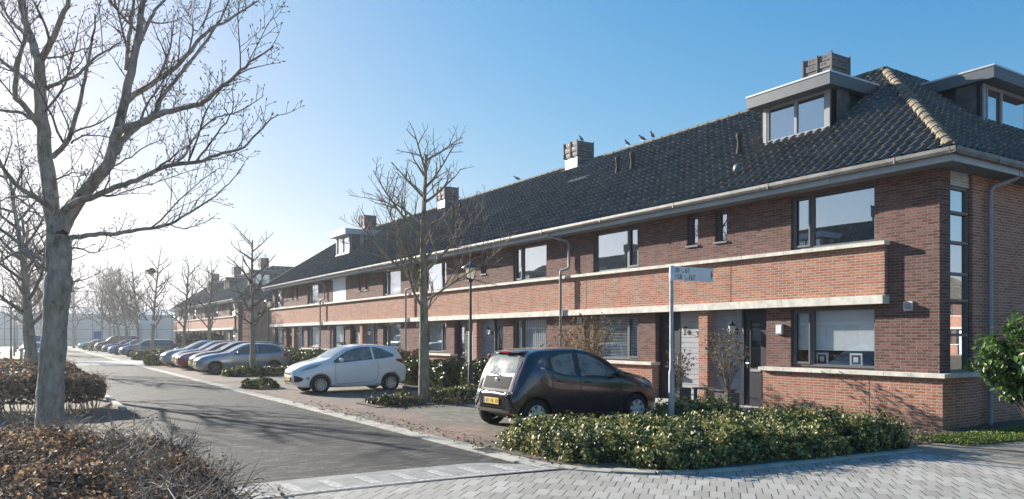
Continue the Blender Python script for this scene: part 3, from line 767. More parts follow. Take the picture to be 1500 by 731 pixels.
def side_fittings(root):
    # single things fixed to the near house
    dp = MB(); x = 16.05
    dp.tube([(x, 7.60, 0), (x, 7.60, 4.60), (x+.06, 7.58, 4.70), (x+.42, 7.34, 4.86), (x+.5, 7.22, 4.98), (x+.5, 7.16, 5.03)], .045, 10)
    for z in (.35, 1.6, 2.9, 4.2): dp.lathe([(.055, 0), (.055, .05)], 10, 'z', (x, 7.60, z))
    dp.build('downpipe', M['pipe'], root)
    v = MB(); v.box(14.39, 14.42, 8.22, 8.40, 2.25, 2.43); v.box(14.385, 14.39, 8.25, 8.37, 2.28, 2.40, 1); v.build('wall_vent', [M['ledge'], M['frame_light']], root)
    v = MB(); v.box(14.36, 14.42, 11.19, 11.37, 1.80, 2.03); v.box(14.355, 14.36, 11.215, 11.345, 1.83, 2.0, 1); v.build('doorbell_lamp', [M['frame_light'], M['white_paint']], root)
    # roof vents of the near end
    z = lambda X: EV_Z+(X-EV_X)*PITCH_F
    for (X, Y) in ((15.75, 13.6),):
        vp = MB(); vp.lathe([(.09, -.1), (.085, .12), (.06, .2), (.06, .40), (.085, .43), (.09, .52), (.07, .54), (0, .54)], 12, 'z', (X, Y, z(X))); vp.build('roof_vent', M['vent'], root)
    vp = MB(); X, Y = 14.9, 12.9
    vp.lathe([(.13, -.05), (.13, .03), (.11, .10), (.06, .14), (0, .15)], 12, 'z', (X, Y, z(X)+.02)); vp.build('vent_cowl', M['lead'], root)
    for (ya, yb, xx) in ((23.2, 24.6, 18.0), (21.5, 22.6, 16.85)):
        fl = MB(); fl.add([(xx-.03, ya, z(xx-.03)+.085), (xx-.03, yb, z(xx-.03)+.085), (xx+.22, yb, z(xx+.22)+.085), (xx+.22, ya, z(xx+.22)+.085)], [(0, 1, 2, 3)]); fl.build('flashing', M['lead'], root)
# ------------------------------------------------------------------ cars
def paint(name, col, rough=.16, coat=1.0, metal=0.0, dirt=.10):
    m, nt, b = mat(name); g = NG(nt)
    d = g.math('MULTIPLY', g.noise(4, 6, .7), dirt)
    g.l(g.mix(d, col, (.16, .15, .13)), b.inputs['Base Color']); b.inputs['Metallic'].default_value = metal
    g.l(g.math('ADD', g.math('MULTIPLY', g.noise(7, 5, .7), .10), rough), b.inputs['Roughness'])
    b.inputs['Coat Weight'].default_value = coat; b.inputs['Coat Roughness'].default_value = .08
    return m
def car_glass(name, col, rough=.06, frost=.0, col2=(.3, .33, .33)):
    m, nt, b = mat(name); g = NG(nt)
    f = g.ramp(g.noise(3.2, 6, .65), [(.35, (0, 0, 0)), (.65, (1, 1, 1))])
    g.l(g.mix(g.math('MULTIPLY', f, frost), col, col2), b.inputs['Base Color'])
    g.l(g.math('ADD', g.math('MULTIPLY', f, frost*.5), rough), b.inputs['Roughness'])
    b.inputs['Specular IOR Level'].default_value = .9; b.inputs['Coat Weight'].default_value = .6
    return m
M['glass_car'] = car_glass('car_window_glass', (.05, .06, .065), frost=.35, col2=(.16, .18, .19))
M['glass_frost'] = car_glass('frosted_car_glass', (.075, .085, .085), .12, 1.0, (.19, .22, .215))
M['glass_rear'] = car_glass('misted_rear_glass', (.04, .06, .07), .3, .9, (.16, .22, .25)); M['glass_rear'].node_tree.nodes['Principled BSDF'].inputs['Coat Weight'].default_value = 0; M['glass_rear'].node_tree.nodes['Principled BSDF'].inputs['Specular IOR Level'].default_value = .03
M['plastic'] = simple('black_plastic', (.016, .016, .018), .55, var=.15)
M['alloy'] = simple('alloy_rim', (.50, .51, .53), .32, metal=.65, var=.12)
M['alloy_dark'] = simple('dark_alloy_rim', (.10, .10, .11), .4, metal=.5, var=.2)
M['lens'] = simple('clear_headlight', (.30, .34, .38), .12, var=.3, scale=14, coat=1)
M['lens_purple'] = simple('rear_quarter_lens', (.07, .05, .085), .1, var=.15, coat=1)
M['plate'] = simple('yellow_plate', (.68, .46, .06), .5, var=.05)
M['plate_blue'] = simple('plate_blue', (.02, .06, .4), .5, var=.05)
M['text_black'] = simple('black_lettering', (.02, .02, .02), .6, var=.05)
M['text_red'] = simple('red_arrow', (.45, .01, .03), .6, var=.05)

def interp(pts, x):
    """smooth (monotone-ish cubic) interpolation"""
    if x <= pts[0][0]: return pts[0][1]
    if x >= pts[-1][0]: return pts[-1][1]
    for i in range(len(pts)-1):
        if pts[i][0] <= x <= pts[i+1][0]:
            x0, y0 = pts[i]; x1, y1 = pts[i+1]
            s = (y1-y0)/(x1-x0)
            sl = (y0-pts[i-1][1])/(x0-pts[i-1][0]) if i > 0 else s
            sr = (pts[i+2][1]-y1)/(pts[i+2][0]-x1) if i+2 < len(pts) else s
            m0 = (sl+s)/2 if sl*s > 0 else 0; m1 = (sr+s)/2 if sr*s > 0 else 0
            if i == 0: m0 = s
            if i+2 >= len(pts): m1 = s
            h = x1-x0; t = (x-x0)/h
            return (2*t**3-3*t*t+1)*y0+(t**3-2*t*t+t)*h*m0+(-2*t**3+3*t*t)*y1+(t**3-t*t)*h*m1

def ring(S, x):
    L, W = S['L'], S['W']
    hw = interp(S['plan'], x)*W/2; top = interp(S['top'], x); belt = min(interp(S['belt'], x), top-.015); bot = interp(S['bot'], x)
    tum = S.get('tum', .36); gh = max(0, top-belt)
    mid = bot+(belt-bot)*.5
    rw = hw-.05-gh*tum
    if gh < .12: rw = hw-.05-gh*.4
    r1 = min(.07, gh*.35)
    pts = [(hw-.10, bot), (hw-.035, bot+.05), (hw-.012, bot+.16), (hw, mid), (hw-.006, mid+(belt-mid)*.55), (hw-.028, belt-.03), (hw-.05, belt)]
    pts += [(hw-.05+(rw-hw+.05)*.5, belt+(gh-r1)*.5), (rw, top-r1), (rw-.05, top-r1*.35), (rw*.75, top-.004), (rw*.4, top+.012), (0, top+.018)]
    # resample with catmull
    out = []
    for i in range(len(pts)-1):
        p0 = pts[max(i-1, 0)]; p1 = pts[i]; p2 = pts[i+1]; p3 = pts[min(i+2, len(pts)-1)]
        for t in (0, .5):
            c = lambda k: .5*((2*p1[k])+(-p0[k]+p2[k])*t+(2*p0[k]-5*p1[k]+4*p2[k]-p3[k])*t*t+(-p0[k]+3*p1[k]-3*p2[k]+p3[k])*t**3)
            out.append((c(0), c(1)))
    out.append(pts[-1]); return out

def patch(bvh, bot, top, rows, axis, off, mi=0, mb=None, flip=1, thick=0):
    """strip between two polylines projected onto the body. axis 'side': points (x,z) cast from +y*flip; 'rear'/'front': (y,z); 'top': (x,y)"""
    n = len(bot); vs = []
    for r in range(rows+1):
        t = r/rows
        for i in range(n):
            a = bot[i][0]*(1-t)+top[i][0]*t; b = bot[i][1]*(1-t)+top[i][1]*t
            if axis == 'side': o, d = Vector((a, 3*flip, b)), Vector((0, -flip, 0))
            elif axis == 'rear': o, d = Vector((9, a, b)), Vector((-1, 0, 0))
            elif axis == 'front': o, d = Vector((-4, a, b)), Vector((1, 0, 0))
            else: o, d = Vector((a, b, 5)), Vector((0, 0, -1))
            hit, nn, idx, dist = bvh.ray_cast(o, d)
            if hit is None: hit = o+d*(3 if axis != 'top' else 4); nn = -d
            if nn.dot(d) > 0: nn = -nn
            vs.append(hit+nn*off)
    fs = [(r*n+i, r*n+i+1, (r+1)*n+i+1, (r+1)*n+i) for r in range(rows) for i in range(n-1)]
    (mb or MB()).add(vs, fs, mi, True); return vs

def line(pts, n=8):
    """subdivide a polyline"""
    out = []
    for i in range(len(pts)-1):
        for k in range(n): t = k/n; out.append((pts[i][0]*(1-t)+pts[i+1][0]*t, pts[i][1]*(1-t)+pts[i+1][1]*t))
    out.append(pts[-1]); return out
def resamp(pts, n):
    d = [0]
    for i in range(1, len(pts)): d.append(d[-1]+math.dist(pts[i], pts[i-1]))
    out = []
    for k in range(n+1):
        s = d[-1]*k/n; i = max(j for j in range(len(d)) if d[j] <= s+1e-9); i = min(i, len(pts)-2)
        t = (s-d[i])/max(1e-9, d[i+1]-d[i]); out.append((pts[i][0]*(1-t)+pts[i+1][0]*t, pts[i][1]*(1-t)+pts[i+1][1]*t))
    return out

def wheel(root, x, y, r, side, rim, spokes=10, far=False, paired=False):
    """wheel on the y side; side = +1/-1 outward direction"""
    w = .19; mb = MB()
    pr = [(r*.64, -w/2), (r*.80, -w/2-.004), (r*.95, -w*.42), (r, -w*.28), (r, w*.28), (r*.95, w*.42), (r*.80, w/2+.004), (r*.64, w/2)]
    mb.lathe(pr, 20 if far else 32, 'y', (x, y, r)); t = MB()
    W_ = mb.build('wheel', M['rubber'], root)
    yo = y+side*w*.40
    b = MB(); b.lathe([(r*.66, yo-side*.10-y), (r*.66, side*w*.46), (r*.60, side*w*.47), (r*.57, side*w*.38)], 28, 'y', (x, y, r))
    b.build('rim', M[rim], W_)
    d = MB(); d.lathe([(r*.62, 0), (0, 0)], 20, 'y', (x, y+side*.02, r)); d.build('brake_disc', M['plastic'], W_)
    s = MB()
    for k in range(spokes):
        a = 2*math.pi*(k+.2)/spokes; ca, sa = math.cos(a), math.sin(a)
        ww0, ww1 = (.026, .018) if spokes > 8 else (.045, .034)
        def P(rad, off, dy): return (x+ca*rad-sa*off, yo+dy*side, r+sa*rad+ca*off)
        vs = [P(r*.10, -ww0*.8, .0), P(r*.10, ww0*.8, .0), P(r*.61, ww1, .012), P(r*.61, -ww1, .012), P(r*.10, -ww0*.8, -.03), P(r*.10, ww0*.8, -.03), P(r*.61, ww1, -.02), P(r*.61, -ww1, -.02)]
        s.add(vs, [(0, 1, 2, 3), (4, 7, 6, 5), (0, 4, 5, 1), (1, 5, 6, 2), (2, 6, 7, 3), (3, 7, 4, 0)])
    s.lathe([(0, side*.012), (r*.12, side*.008), (r*.14, -side*.03)], 14, 'y', (x, yo, r))
    s.build('spokes', M[rim], W_)

def car(name, loc, rz, S, pm, label, group=None, far=False, glass='glass_car'):
    """car along +x: x=0 nose, x=L tail; origin at ground under the nose centre"""
    root = thing(name, (0, 0, 0), label, 'car', group)
    L, W = S['L'], S['W']; wr = S['wr']; xf, xr = S['axles']
    ns = 46 if far else 84
    xs = [L*(.5-.5*math.cos(math.pi*i/(ns-1))) for i in range(ns)]
    rings = []
    for x in xs: rings.append([(x, y, z) for (y, z) in ring(S, x)])
    # rounded end caps
    def cap(rg, dx):
        out = []
        zc = sum(p[2] for p in rg)/len(rg)
        for f, d in ((.965, .018), (.88, .036), (.6, .05), (.25, .056)):
            out.append([(rg[0][0]+dx*d, p[1]*f, zc+(p[2]-zc)*f) for p in rg])
        return out
    rings = list(reversed(cap(rings[0], -1)))+rings+cap(rings[-1], 1)
    n = len(rings[0]); bm = bmesh.new(); G = []
    for rg in rings:
        row = [bm.verts.new((p[0], -p[1], p[2])) for p in rg]+[bm.verts.new(p) for p in reversed(rg[:-1])]
        G.append(row)
    m_ = len(G[0])
    for i in range(len(G)-1):
        for j in range(m_):
            bm.faces.new((G[i][j], G[i][(j+1) % m_], G[i+1][(j+1) % m_], G[i+1][j]))
    bm.faces.new(G[0]); bm.faces.new(list(reversed(G[-1])))
    for f in bm.faces: f.smooth = True
    bmesh.ops.recalc_face_normals(bm, faces=bm.faces)
    bm.verts.ensure_lookup_table(); bm.faces.ensure_lookup_table()
    bvh = BVHTree.FromBMesh(bm)
    me = bpy.data.meshes.new('body'); bm.to_mesh(me); bm.free()
    body = bpy.data.objects.new('body', me); COL.objects.link(body)
    # wheel arches cut through the body
    cut = MB()
    for ax in (xf, xr):
        for sd in (-1, 1):
            cut.lathe([(0, 0), (wr*1.16, 0), (wr*1.16, .5), (0, .5)], 36, 'y', (ax, sd*(W/2-.24) if sd > 0 else -(W/2-.24)-.5, wr*1.02))
    c = cut.build('cutter', M['plastic'])
    md = body.modifiers.new('b', 'BOOLEAN'); md.object = c; md.operation = 'DIFFERENCE'; md.solver = 'EXACT'
    dg = bpy.context.evaluated_depsgraph_get(); me2 = bpy.data.meshes.new_from_object(body.evaluated_get(dg))
    bpy.data.objects.remove(body); bpy.data.objects.remove(c)
    bm = bmesh.new(); bm.from_mesh(me2)
    for f in bm.faces:
        q = f.calc_center_median(); mi = 0
        for ax in (xf, xr):
            if math.hypot(q.x-ax, q.z-wr*1.02) < wr*1.17 and (f.normal.y*q.y < -.02 or abs(math.hypot(q.x-ax, q.z-wr*1.02)-wr*1.16) < .02 and abs(f.normal.y) < .3 or abs(q.y) < W/2-.2): mi = 1
        if f.normal.z < -.7 and q.z < .4: mi = 1
        if S.get('dark_low') and q.z < S['dark_low'] and (q.x > L-.5): mi = 1
        f.material_index = mi; f.smooth = True
    bm.to_mesh(me2); bm.free()
    me2.materials.clear(); me2.materials.append(pm); me2.materials.append(M['plastic'])
    me2.name = 'body'
    try: me2.set_sharp_from_angle(angle=R(38))
    except Exception: pass
    body = bpy.data.objects.new('body', me2); COL.objects.link(body); body.parent = root; ORIG[body.name] = Vector((0, 0, 0))
    # inner floor so that one cannot look through under the arches
    # windows
    def both(fn):
        for sd in (-1, 1): fn(sd)
    nn = 6 if far else 12
    for (bt, tp) in S['side_windows']:
        for sd in (-1, 1):
            q = MB(); e = .018
            patch(bvh, resamp(bt, nn), resamp(tp, nn), 5, 'side', .004, 0, q, sd)
            o = q.build('side_window', M[S.get('sideglass', glass)], root, fix=False)
            # rubber trim behind the pane, slightly larger
            cx = sum(p[0] for p in bt+tp)/len(bt+tp); cz = sum(p[1] for p in bt+tp)/len(bt+tp)
            gr = lambda pts, up: [(p[0]+(.022 if p[0] > cx else -.022), p[1]+(.02 if up else -.016)) for p in pts]
            q = MB(); patch(bvh, resamp(gr(bt, 0), nn), resamp(gr(tp, 1), nn), 5, 'side', .0018, 0, q, sd)
            q.build('window_trim', M['plastic'], o, fix=False)
    q = MB(); x0, x1 = S['screen']; y0, y1 = S['screen_w']
    bw = [(x0+.10*(abs(t)**2.5)*1.4, y0*t) for t in np.linspace(-1, 1, 15)]; tw = [(x1+.05*(abs(t)**2.5), y1*t) for t in np.linspace(-1, 1, 15)]
    patch(bvh, bw, tw, 8, 'top', .004, 0, q); q.build('windscreen', M['glass_screen'], root, fix=False)
    q = MB(); x0, x1 = S['rear_screen']; y0, y1 = S['rear_w']
    if S.get('rear_axis') == 'rear':
        bw = [(y0*t, x0+.03*abs(t)**3) for t in np.linspace(-1, 1, 13)]; tw = [(y1*t, x1-.03*abs(t)**3) for t in np.linspace(-1, 1, 13)]
        patch(bvh, bw, tw, 8, 'rear', .004, 0, q)
    else:
        bw = [(x0, y0*t) for t in np.linspace(-1, 1, 13)]; tw = [(x1, y1*t) for t in np.linspace(-1, 1, 13)]
        patch(bvh, bw, tw, 6, 'top', .004, 0, q)
    q.build('rear_window', M[S.get('rearglass', 'glass_car')], root, fix=False)
    # lights
    for sd in (-1, 1):
        q = MB()
        for (bt, tp) in S['headlight']:
            patch(bvh, resamp(bt, 10), resamp(tp, 10), 5, 'side', .006, 0, q, sd)
        q.build('headlight', M['lens'], root, fix=False)
        if 'headlight_front' in S and not far:
            pass
        q = MB()
        for (ax_, bt, tp) in S['taillight']:
            if ax_ == 'side': patch(bvh, resamp(bt, 8), resamp(tp, 8), 5, 'side', .008, 0, q, sd)
            else: patch(bvh, resamp([(sd*a, b) for a, b in bt], 6), resamp([(sd*a, b) for a, b in tp], 6), 4, 'rear', .008, 0, q)
        q.build('taillight', M[S.get('tailmat', 'red')], root, fix=False)
    # shut lines
    for (pts) in S['lines']:
        for sd in (-1, 1):
            q = MB(); lw = .005
            rp = resamp(pts, 24)
            a = []; b = []
            for i, p in enumerate(rp):
                d = (rp[min(i+1, 24)][0]-rp[max(i-1, 0)][0], rp[min(i+1, 24)][1]-rp[max(i-1, 0)][1]); l = math.hypot(*d) or 1
                a.append((p[0]-d[1]/l*lw, p[1]+d[0]/l*lw)); b.append((p[0]+d[1]/l*lw, p[1]-d[0]/l*lw))
            patch(bvh, a, b, 1, 'side', .0015, 0, q, sd); q.build('door_gap', M['plastic'], body, fix=False)
    # handles, mirrors
    for sd in (-1, 1):
        for (hx, hz) in S['handles']:
            h = bvh.ray_cast(Vector((hx, 3*sd, hz)), Vector((0, -sd, 0)))[0]
            q = MB(); y = h.y
            q.tube([(hx-.085, y-.01*sd, hz-.004), (hx-.07, y+.028*sd, hz), (hx+.07, y+.028*sd, hz+.006), (hx+.085, y-.01*sd, hz+.006)], .014, 8)
            q.build('door_handle', S.get('handlemat', pm), root)
        mx, mz = S['mirror']; h = bvh.ray_cast(Vector((mx, 3*sd, mz)), Vector((0, -sd, 0)))[0]; y = h.y
        q = MB()
        pr = [(0, -.075), (.055, -.06), (.078, -.02), (.082, .03), (.06, .055), (.055, .06)]
        q.lathe([(r_*1.0, h_) for r_, h_ in pr], 14, 'x', (0, 0, 0))
        q.v = [(mx+p[0], y+sd*.14+p[1]*1.25, mz+p[2]*.85+.03) for p in q.v]
        q.tube([(mx+.01, y-.02*sd, mz), (mx, y+.09*sd, mz+.02)], .025, 8)
        q.build('wing_mirror', S.get('mirrormat', pm), root)
    # front: grille, lower intake, plate
    q = MB()
    for (y_, z0, z1) in S['grille']:
        patch(bvh, [(t*y_, z0) for t in np.linspace(-1, 1, 9)], [(t*y_*.93, z1) for t in np.linspace(-1, 1, 9)], 3, 'front', .006, 0, q)
    q.build('grille', M['plastic'], root, fix=False)
    def plate(axis, z, yb=.26, h=.055, xo=.0):
        s_ = 1 if axis == 'rear' else -1
        hit = bvh.ray_cast(Vector((9*s_, 0, z)), Vector((-s_, 0, 0)))[0]; x = hit.x+s_*.012
        q = MB(); q.box(x-.008, x+.008, -yb, yb, z-h, z+h, 0); q.box(x-.0085, x+.0085, s_*-yb+(0 if s_ < 0 else 0), s_*-yb+s_*.045, z-h+.002, z+h-.002, 1)
        for k in range(8):
            if k in (2, 5): continue
            yy = -yb+.09+k*.054; q.box(x+s_*.008, x+s_*.010, yy, yy+.034, z-.032, z+.032, 2)
            q.box(x+s_*.0102, x+s_*.0105, yy+.01, yy+.024, z-.02 if k % 2 else z+.004, z+.02, 0)
        q.build('number_plate', [M['plate'], M['plate_blue'], M['text_black']], root)
    plate('rear', S['plate_r']); plate('front', S['plate_f'])
    sp = S.get('spokes', 10)
    yw = W/2-.105
    for ax in (xf, xr):
        for sd in (-1, 1): wheel(root, ax, sd*yw, wr, sd, S.get('rim', 'alloy'), sp, far)
    ub = MB(); ub.box(xf-wr*.2, xr+wr*.2, -W/2+.30, W/2-.30, .17, .40); ub.box(.2, L-.15, -W/2+.36, W/2-.36, .24, .5)
    ub.build('underbody', M['plastic'], root)
    if 'extra' in S: S['extra'](root, bvh, S, pm)
    root.location = loc; root.rotation_euler = (0, 0, rz)
    return root
M['glass_screen'] = car_glass('windscreen_glass', (.10, .13, .15), .05, .4, (.3, .35, .38))

def ka_extra(root, bvh, S, pm):
    # roof spoiler, fog lamp, aerial
    q = MB(); patch(bvh, [(t*.52, 1.38) for t in np.linspace(-1, 1, 9)], [(t*.50, 1.46) for t in np.linspace(-1, 1, 9)], 2, 'rear', .05, 0, q)
    sp = MB(); sp.prism_y([(3.02, 1.445), (3.42, 1.43), (3.46, 1.40), (3.20, 1.36)], -.55, .55); sp.build('roof_spoiler', pm, root, bevel=.012)
    an = MB(); an.tube([(.85+.9, 0, 1.43), (2.0, 0, 1.70)], .005, 5); an.build('aerial', M['plastic'], root)
    for sd in (-1, 1):
        h = bvh.ray_cast(Vector((.34, 3*sd, .48)), Vector((0, -sd, 0)))[0]
        if h:
            f = MB(); f.lathe([(0, .012*sd), (.045, .010*sd), (.05, -.01*sd)], 14, 'y', (.34, h.y, .48)); f.build('side_reflector', M['lens'], root)
    for sd in (-1, 1):
        q = MB(); patch(bvh, resamp([(.0, .36), (.10, .37), (.22, .44)], 6), resamp([(-.01, .56), (.08, .54), (.17, .50)], 6), 3, 'side', .006, 0, q, sd); q.build('air_intake', M['plastic'], root, fix=False)
        q = MB(); patch(bvh, [(1.05, .215), (2.7, .215)], [(1.05, .27), (2.7, .27)], 1, 'side', .004, 0, q, sd); q.build('sill_trim', M['plastic'], root, fix=False)
    w = MB(); w.tube([(.93, -.35, 1.02), (.99, .05, 1.09), (1.05, .4, 1.12)], .01, 5); w.build('wiper', M['plastic'], root)

def aygo_extra(root, bvh, S, pm):
    L = S['L']
    # black hatch panel under the rear window, bumper insert, wiper, badge, brake lamp
    q = MB(); n = np.linspace(-1, 1, 11)
    patch(bvh, [(t*.42, .74) for t in n], [(t*.46, .96) for t in n], 4, 'rear', .006, 0, q); q.build('tailgate_panel', M['plastic_gloss'], root, fix=False)
    q = MB(); patch(bvh, [(t*.46, .30) for t in n], [(t*.40, .60) for t in n], 4, 'rear', .004, 0, q); q.build('bumper_insert', M['plastic_gloss'], root, fix=False)
    for sd in (-1, 1):
        q = MB(); a = resamp([(sd*.40, .70), (sd*.50, .52), (sd*.66, .34)], 8); b = resamp([(sd*.46, .72), (sd*.56, .54), (sd*.71, .36)], 8)
        patch(bvh, a, b, 2, 'rear', .022, 0, q); q.build('bumper_fin', pm, root, fix=False)
        q = MB(); patch(bvh, [(sd*.52, .30), (sd*.66, .30)], [(sd*.52, .335), (sd*.66, .335)], 1, 'rear', .012, 0, q); q.build('reflector', M['red'], root, fix=False)
    q = MB(); patch(bvh, [(t*.60, .355) for t in n], [(t*.60, .385) for t in n], 2, 'rear', .03, 0, q); q.build('bumper_bar', pm, root, fix=False)
    sp = MB(); sp.prism_y([(L-.60, 1.425), (L-.28, 1.405), (L-.25, 1.385), (L-.42, 1.34)], -.44, .44); sp.build('roof_spoiler', pm, root, bevel=.012)
    b = MB(); b.box(L-.275, L-.235, -.12, .12, 1.37, 1.398); b.build('brake_lamp', M['red'], root)
    h = bvh.ray_cast(Vector((9, 0, .88)), Vector((-1, 0, 0)))[0]
    g_ = MB(); g_.lathe([(.055, 0), (.055, .012), (.038, .012), (.038, 0)], 16, 'x', (h.x+.006, 0, .87)); g_.box(h.x+.008, h.x+.016, -.01, .01, .83, .91); g_.build('emblem', M['steel'], root)
    w = MB(); h = bvh.ray_cast(Vector((9, -.05, 1.0)), Vector((-1, 0, 0)))[0]
    w.tube([(h.x+.03, .02, .99), (h.x+.025, -.2, 1.01), (h.x+.02, -.42, 1.03)], .012, 6); w.build('wiper', M['plastic'], root)
    ex = MB(); ex.tube([(L-.5, .35, .24), (L-.05, .35, .235)], .025, 8); ex.build('exhaust', M['steel'], root)
M['plastic_gloss'] = simple('gloss_black_panel', (.012, .013, .015), .6, var=.3, spec=.03)

KA = dict(L=3.62, W=1.66, wr=.29, axles=(.72, 3.02),
    top=[(0, .74), (.12, .82), (.45, .94), (.85, 1.03), (1.05, 1.10), (1.45, 1.335), (1.8, 1.45), (2.2, 1.495), (2.7, 1.485), (3.1, 1.43), (3.3, 1.34), (3.45, 1.15), (3.55, .98), (3.62, .84)],
    belt=[(0, .62), (.4, .80), (1.0, .93), (2.0, 1.0), (2.8, 1.08), (3.3, 1.08), (3.62, .80)],
    bot=[(0, .30), (.2, .21), (.6, .2), (3.0, .21), (3.4, .26), (3.62, .34)],
    plan=[(0, .62), (.12, .80), (.35, .92), (.8, .985), (1.5, 1), (2.8, 1), (3.2, .97), (3.5, .89), (3.62, .76)],
    side_windows=[([(1.16, .95), (1.45, .965), (2.38, 1.045)], [(1.16, .975), (1.60, 1.27), (1.95, 1.385), (2.34, 1.405)]),
                  ([(2.50, 1.05), (2.8, 1.085), (3.12, 1.13)], [(2.46, 1.405), (2.75, 1.35), (3.10, 1.17)])],
    screen=(.98, 1.66), screen_w=(.66, .52), rear_screen=(1.0, 1.33), rear_w=(.55, .46), rear_axis='rear',
    headlight=[([(.16, .70), (.32, .735), (.58, .80)], [(.18, .735), (.42, .85), (.80, .925)])],
    taillight=[('side', [(3.20, .98), (3.35, .92), (3.54, .86)], [(3.20, 1.03), (3.35, 1.04), (3.48, 1.02)])],
    lines=[[(1.20, .95), (1.17, .7), (1.19, .34), (1.3, .29)], [(1.3, .29), (2.40, .32), (2.55, .42), (2.60, .7), (2.56, 1.0)]],
    handles=[(2.42, .90)], mirror=(1.33, 1.0), grille=[(.42, .34, .52), (.3, .58, .64)], plate_r=.62, plate_f=.46, spokes=12, rim='alloy', sideglass='glass_see', rearglass='glass_car', extra=ka_extra)
M['glass_see'] = car_glass('reflecting_side_glass', (.045, .055, .055), .03, .8, (.26, .29, .27))
AYGO = dict(L=3.46, W=1.62, wr=.285, axles=(.73, 3.07-.0), tum=.34,
    top=[(0, .70), (.1, .78), (.4, .90), (.8, .995), (1.0, 1.05), (1.4, 1.29), (1.75, 1.42), (2.1, 1.46), (2.6, 1.455), (3.0, 1.41), (3.14, 1.34), (3.28, 1.12), (3.36, .96), (3.42, .80), (3.46, .68)],
    belt=[(0, .58), (.4, .76), (1.0, .90), (1.9, .95), (2.5, 1.02), (2.9, 1.10), (3.2, 1.05), (3.46, .64)],
    bot=[(0, .28), (.2, .2), (.6, .19), (2.9, .20), (3.3, .27), (3.46, .30)],
    plan=[(0, .60), (.12, .80), (.35, .92), (.75, .985), (1.4, .985), (2.4, .985), (2.9, 1.0), (3.2, .97), (3.38, .92), (3.46, .84)],
    side_windows=[([(1.16, .915), (1.5, .925), (2.06, .945)], [(1.16, .94), (1.55, 1.22), (1.80, 1.33), (2.03, 1.365)]),
                  ([(2.18, .96), (2.45, .99), (2.68, 1.05)], [(2.16, 1.36), (2.45, 1.345), (2.70, 1.27)])],
    screen=(.93, 1.60), screen_w=(.62, .50), rear_screen=(1.0, 1.35), rear_w=(.50, .42), rear_axis='rear',
    headlight=[([(.14, .66), (.30, .70), (.52, .76)], [(.15, .70), (.40, .82), (.80, .895)])],
    taillight=[('side', [(2.86, 1.02), (3.02, .92), (3.28, .66)], [(2.90, 1.30), (3.10, 1.12), (3.40, .72)]), ('rear', [(.52, .70), (.585, .70)], [(.47, 1.28), (.56, 1.22)])],
    tailmat='lens_purple', lines=[[(1.14, .92), (1.12, .7), (1.14, .30), (1.2, .27)], [(1.2, .27), (2.05, .27)], [(2.10, .94), (2.09, .6), (2.05, .27)], [(2.05, .27), (2.42, .30), (2.62, .52), (2.72, .75), (2.74, 1.02)]],
    handles=[(1.92, .84), (2.58, .875)], mirror=(1.26, .95), grille=[(.5, .3, .5)], plate_r=.52, plate_f=.42, spokes=7, rim='alloy_bright', sideglass='glass_frost', rearglass='glass_rear', dark_low=.0, extra=aygo_extra)
M['alloy_bright'] = simple('silver_hubcap', (.62, .64, .66), .35, metal=.2, var=.1)
HATCH = dict(L=4.23, W=1.75, wr=.315, axles=(.76, 3.42),
    top=[(0, .68), (.12, .76), (.5, .88), (1.2, .985), (1.38, 1.02), (1.8, 1.24), (2.15, 1.39), (2.5, 1.43), (3.1, 1.42), (3.6, 1.36), (3.85, 1.24), (4.05, 1.02), (4.15, .92), (4.23, .78)],
    belt=[(0, .58), (.5, .77), (1.3, .90), (2.4, .93), (3.4, .97), (3.9, .98), (4.23, .74)],
    bot=[(0, .26), (.2, .19), (.6, .19), (3.6, .2), (4.0, .27), (4.23, .34)],
    plan=[(0, .64), (.12, .82), (.35, .93), (.8, .985), (1.5, 1), (3.4, 1), (3.9, .96), (4.1, .90), (4.23, .78)],
    side_windows=[([(1.62, .935), (2.0, .94), (2.62, .955)], [(1.62, .955), (2.05, 1.22), (2.35, 1.32), (2.60, 1.345)]),
                  ([(2.72, .96), (3.1, .97), (3.72, 1.02)], [(2.70, 1.35), (3.2, 1.335), (3.55, 1.26), (3.74, 1.10)])],
    screen=(1.34, 2.02), screen_w=(.68, .54), rear_screen=(.98, 1.28), rear_w=(.55, .48), rear_axis='rear',
    headlight=[([(.10, .60), (.3, .635), (.50, .69)], [(.10, .66), (.3, .75), (.62, .82)])],
    taillight=[('side', [(3.86, .80), (4.0, .78), (4.18, .74)], [(3.90, .96), (4.02, .96), (4.12, .92)])],
    lines=[[(1.55, .93), (1.50, .6), (1.58, .30), (1.7, .27)], [(1.7, .27), (2.66, .27)], [(2.66, .95), (2.66, .27)], [(2.66, .27), (3.0, .27), (3.12, .5), (3.35, .72), (3.45, .96)]],
    handles=[(2.48, .80), (3.28, .84)], mirror=(1.75, .96), grille=[(.5, .26, .42), (.22, .5, .62)], plate_r=.62, plate_f=.46, spokes=5, rim='alloy_dark')
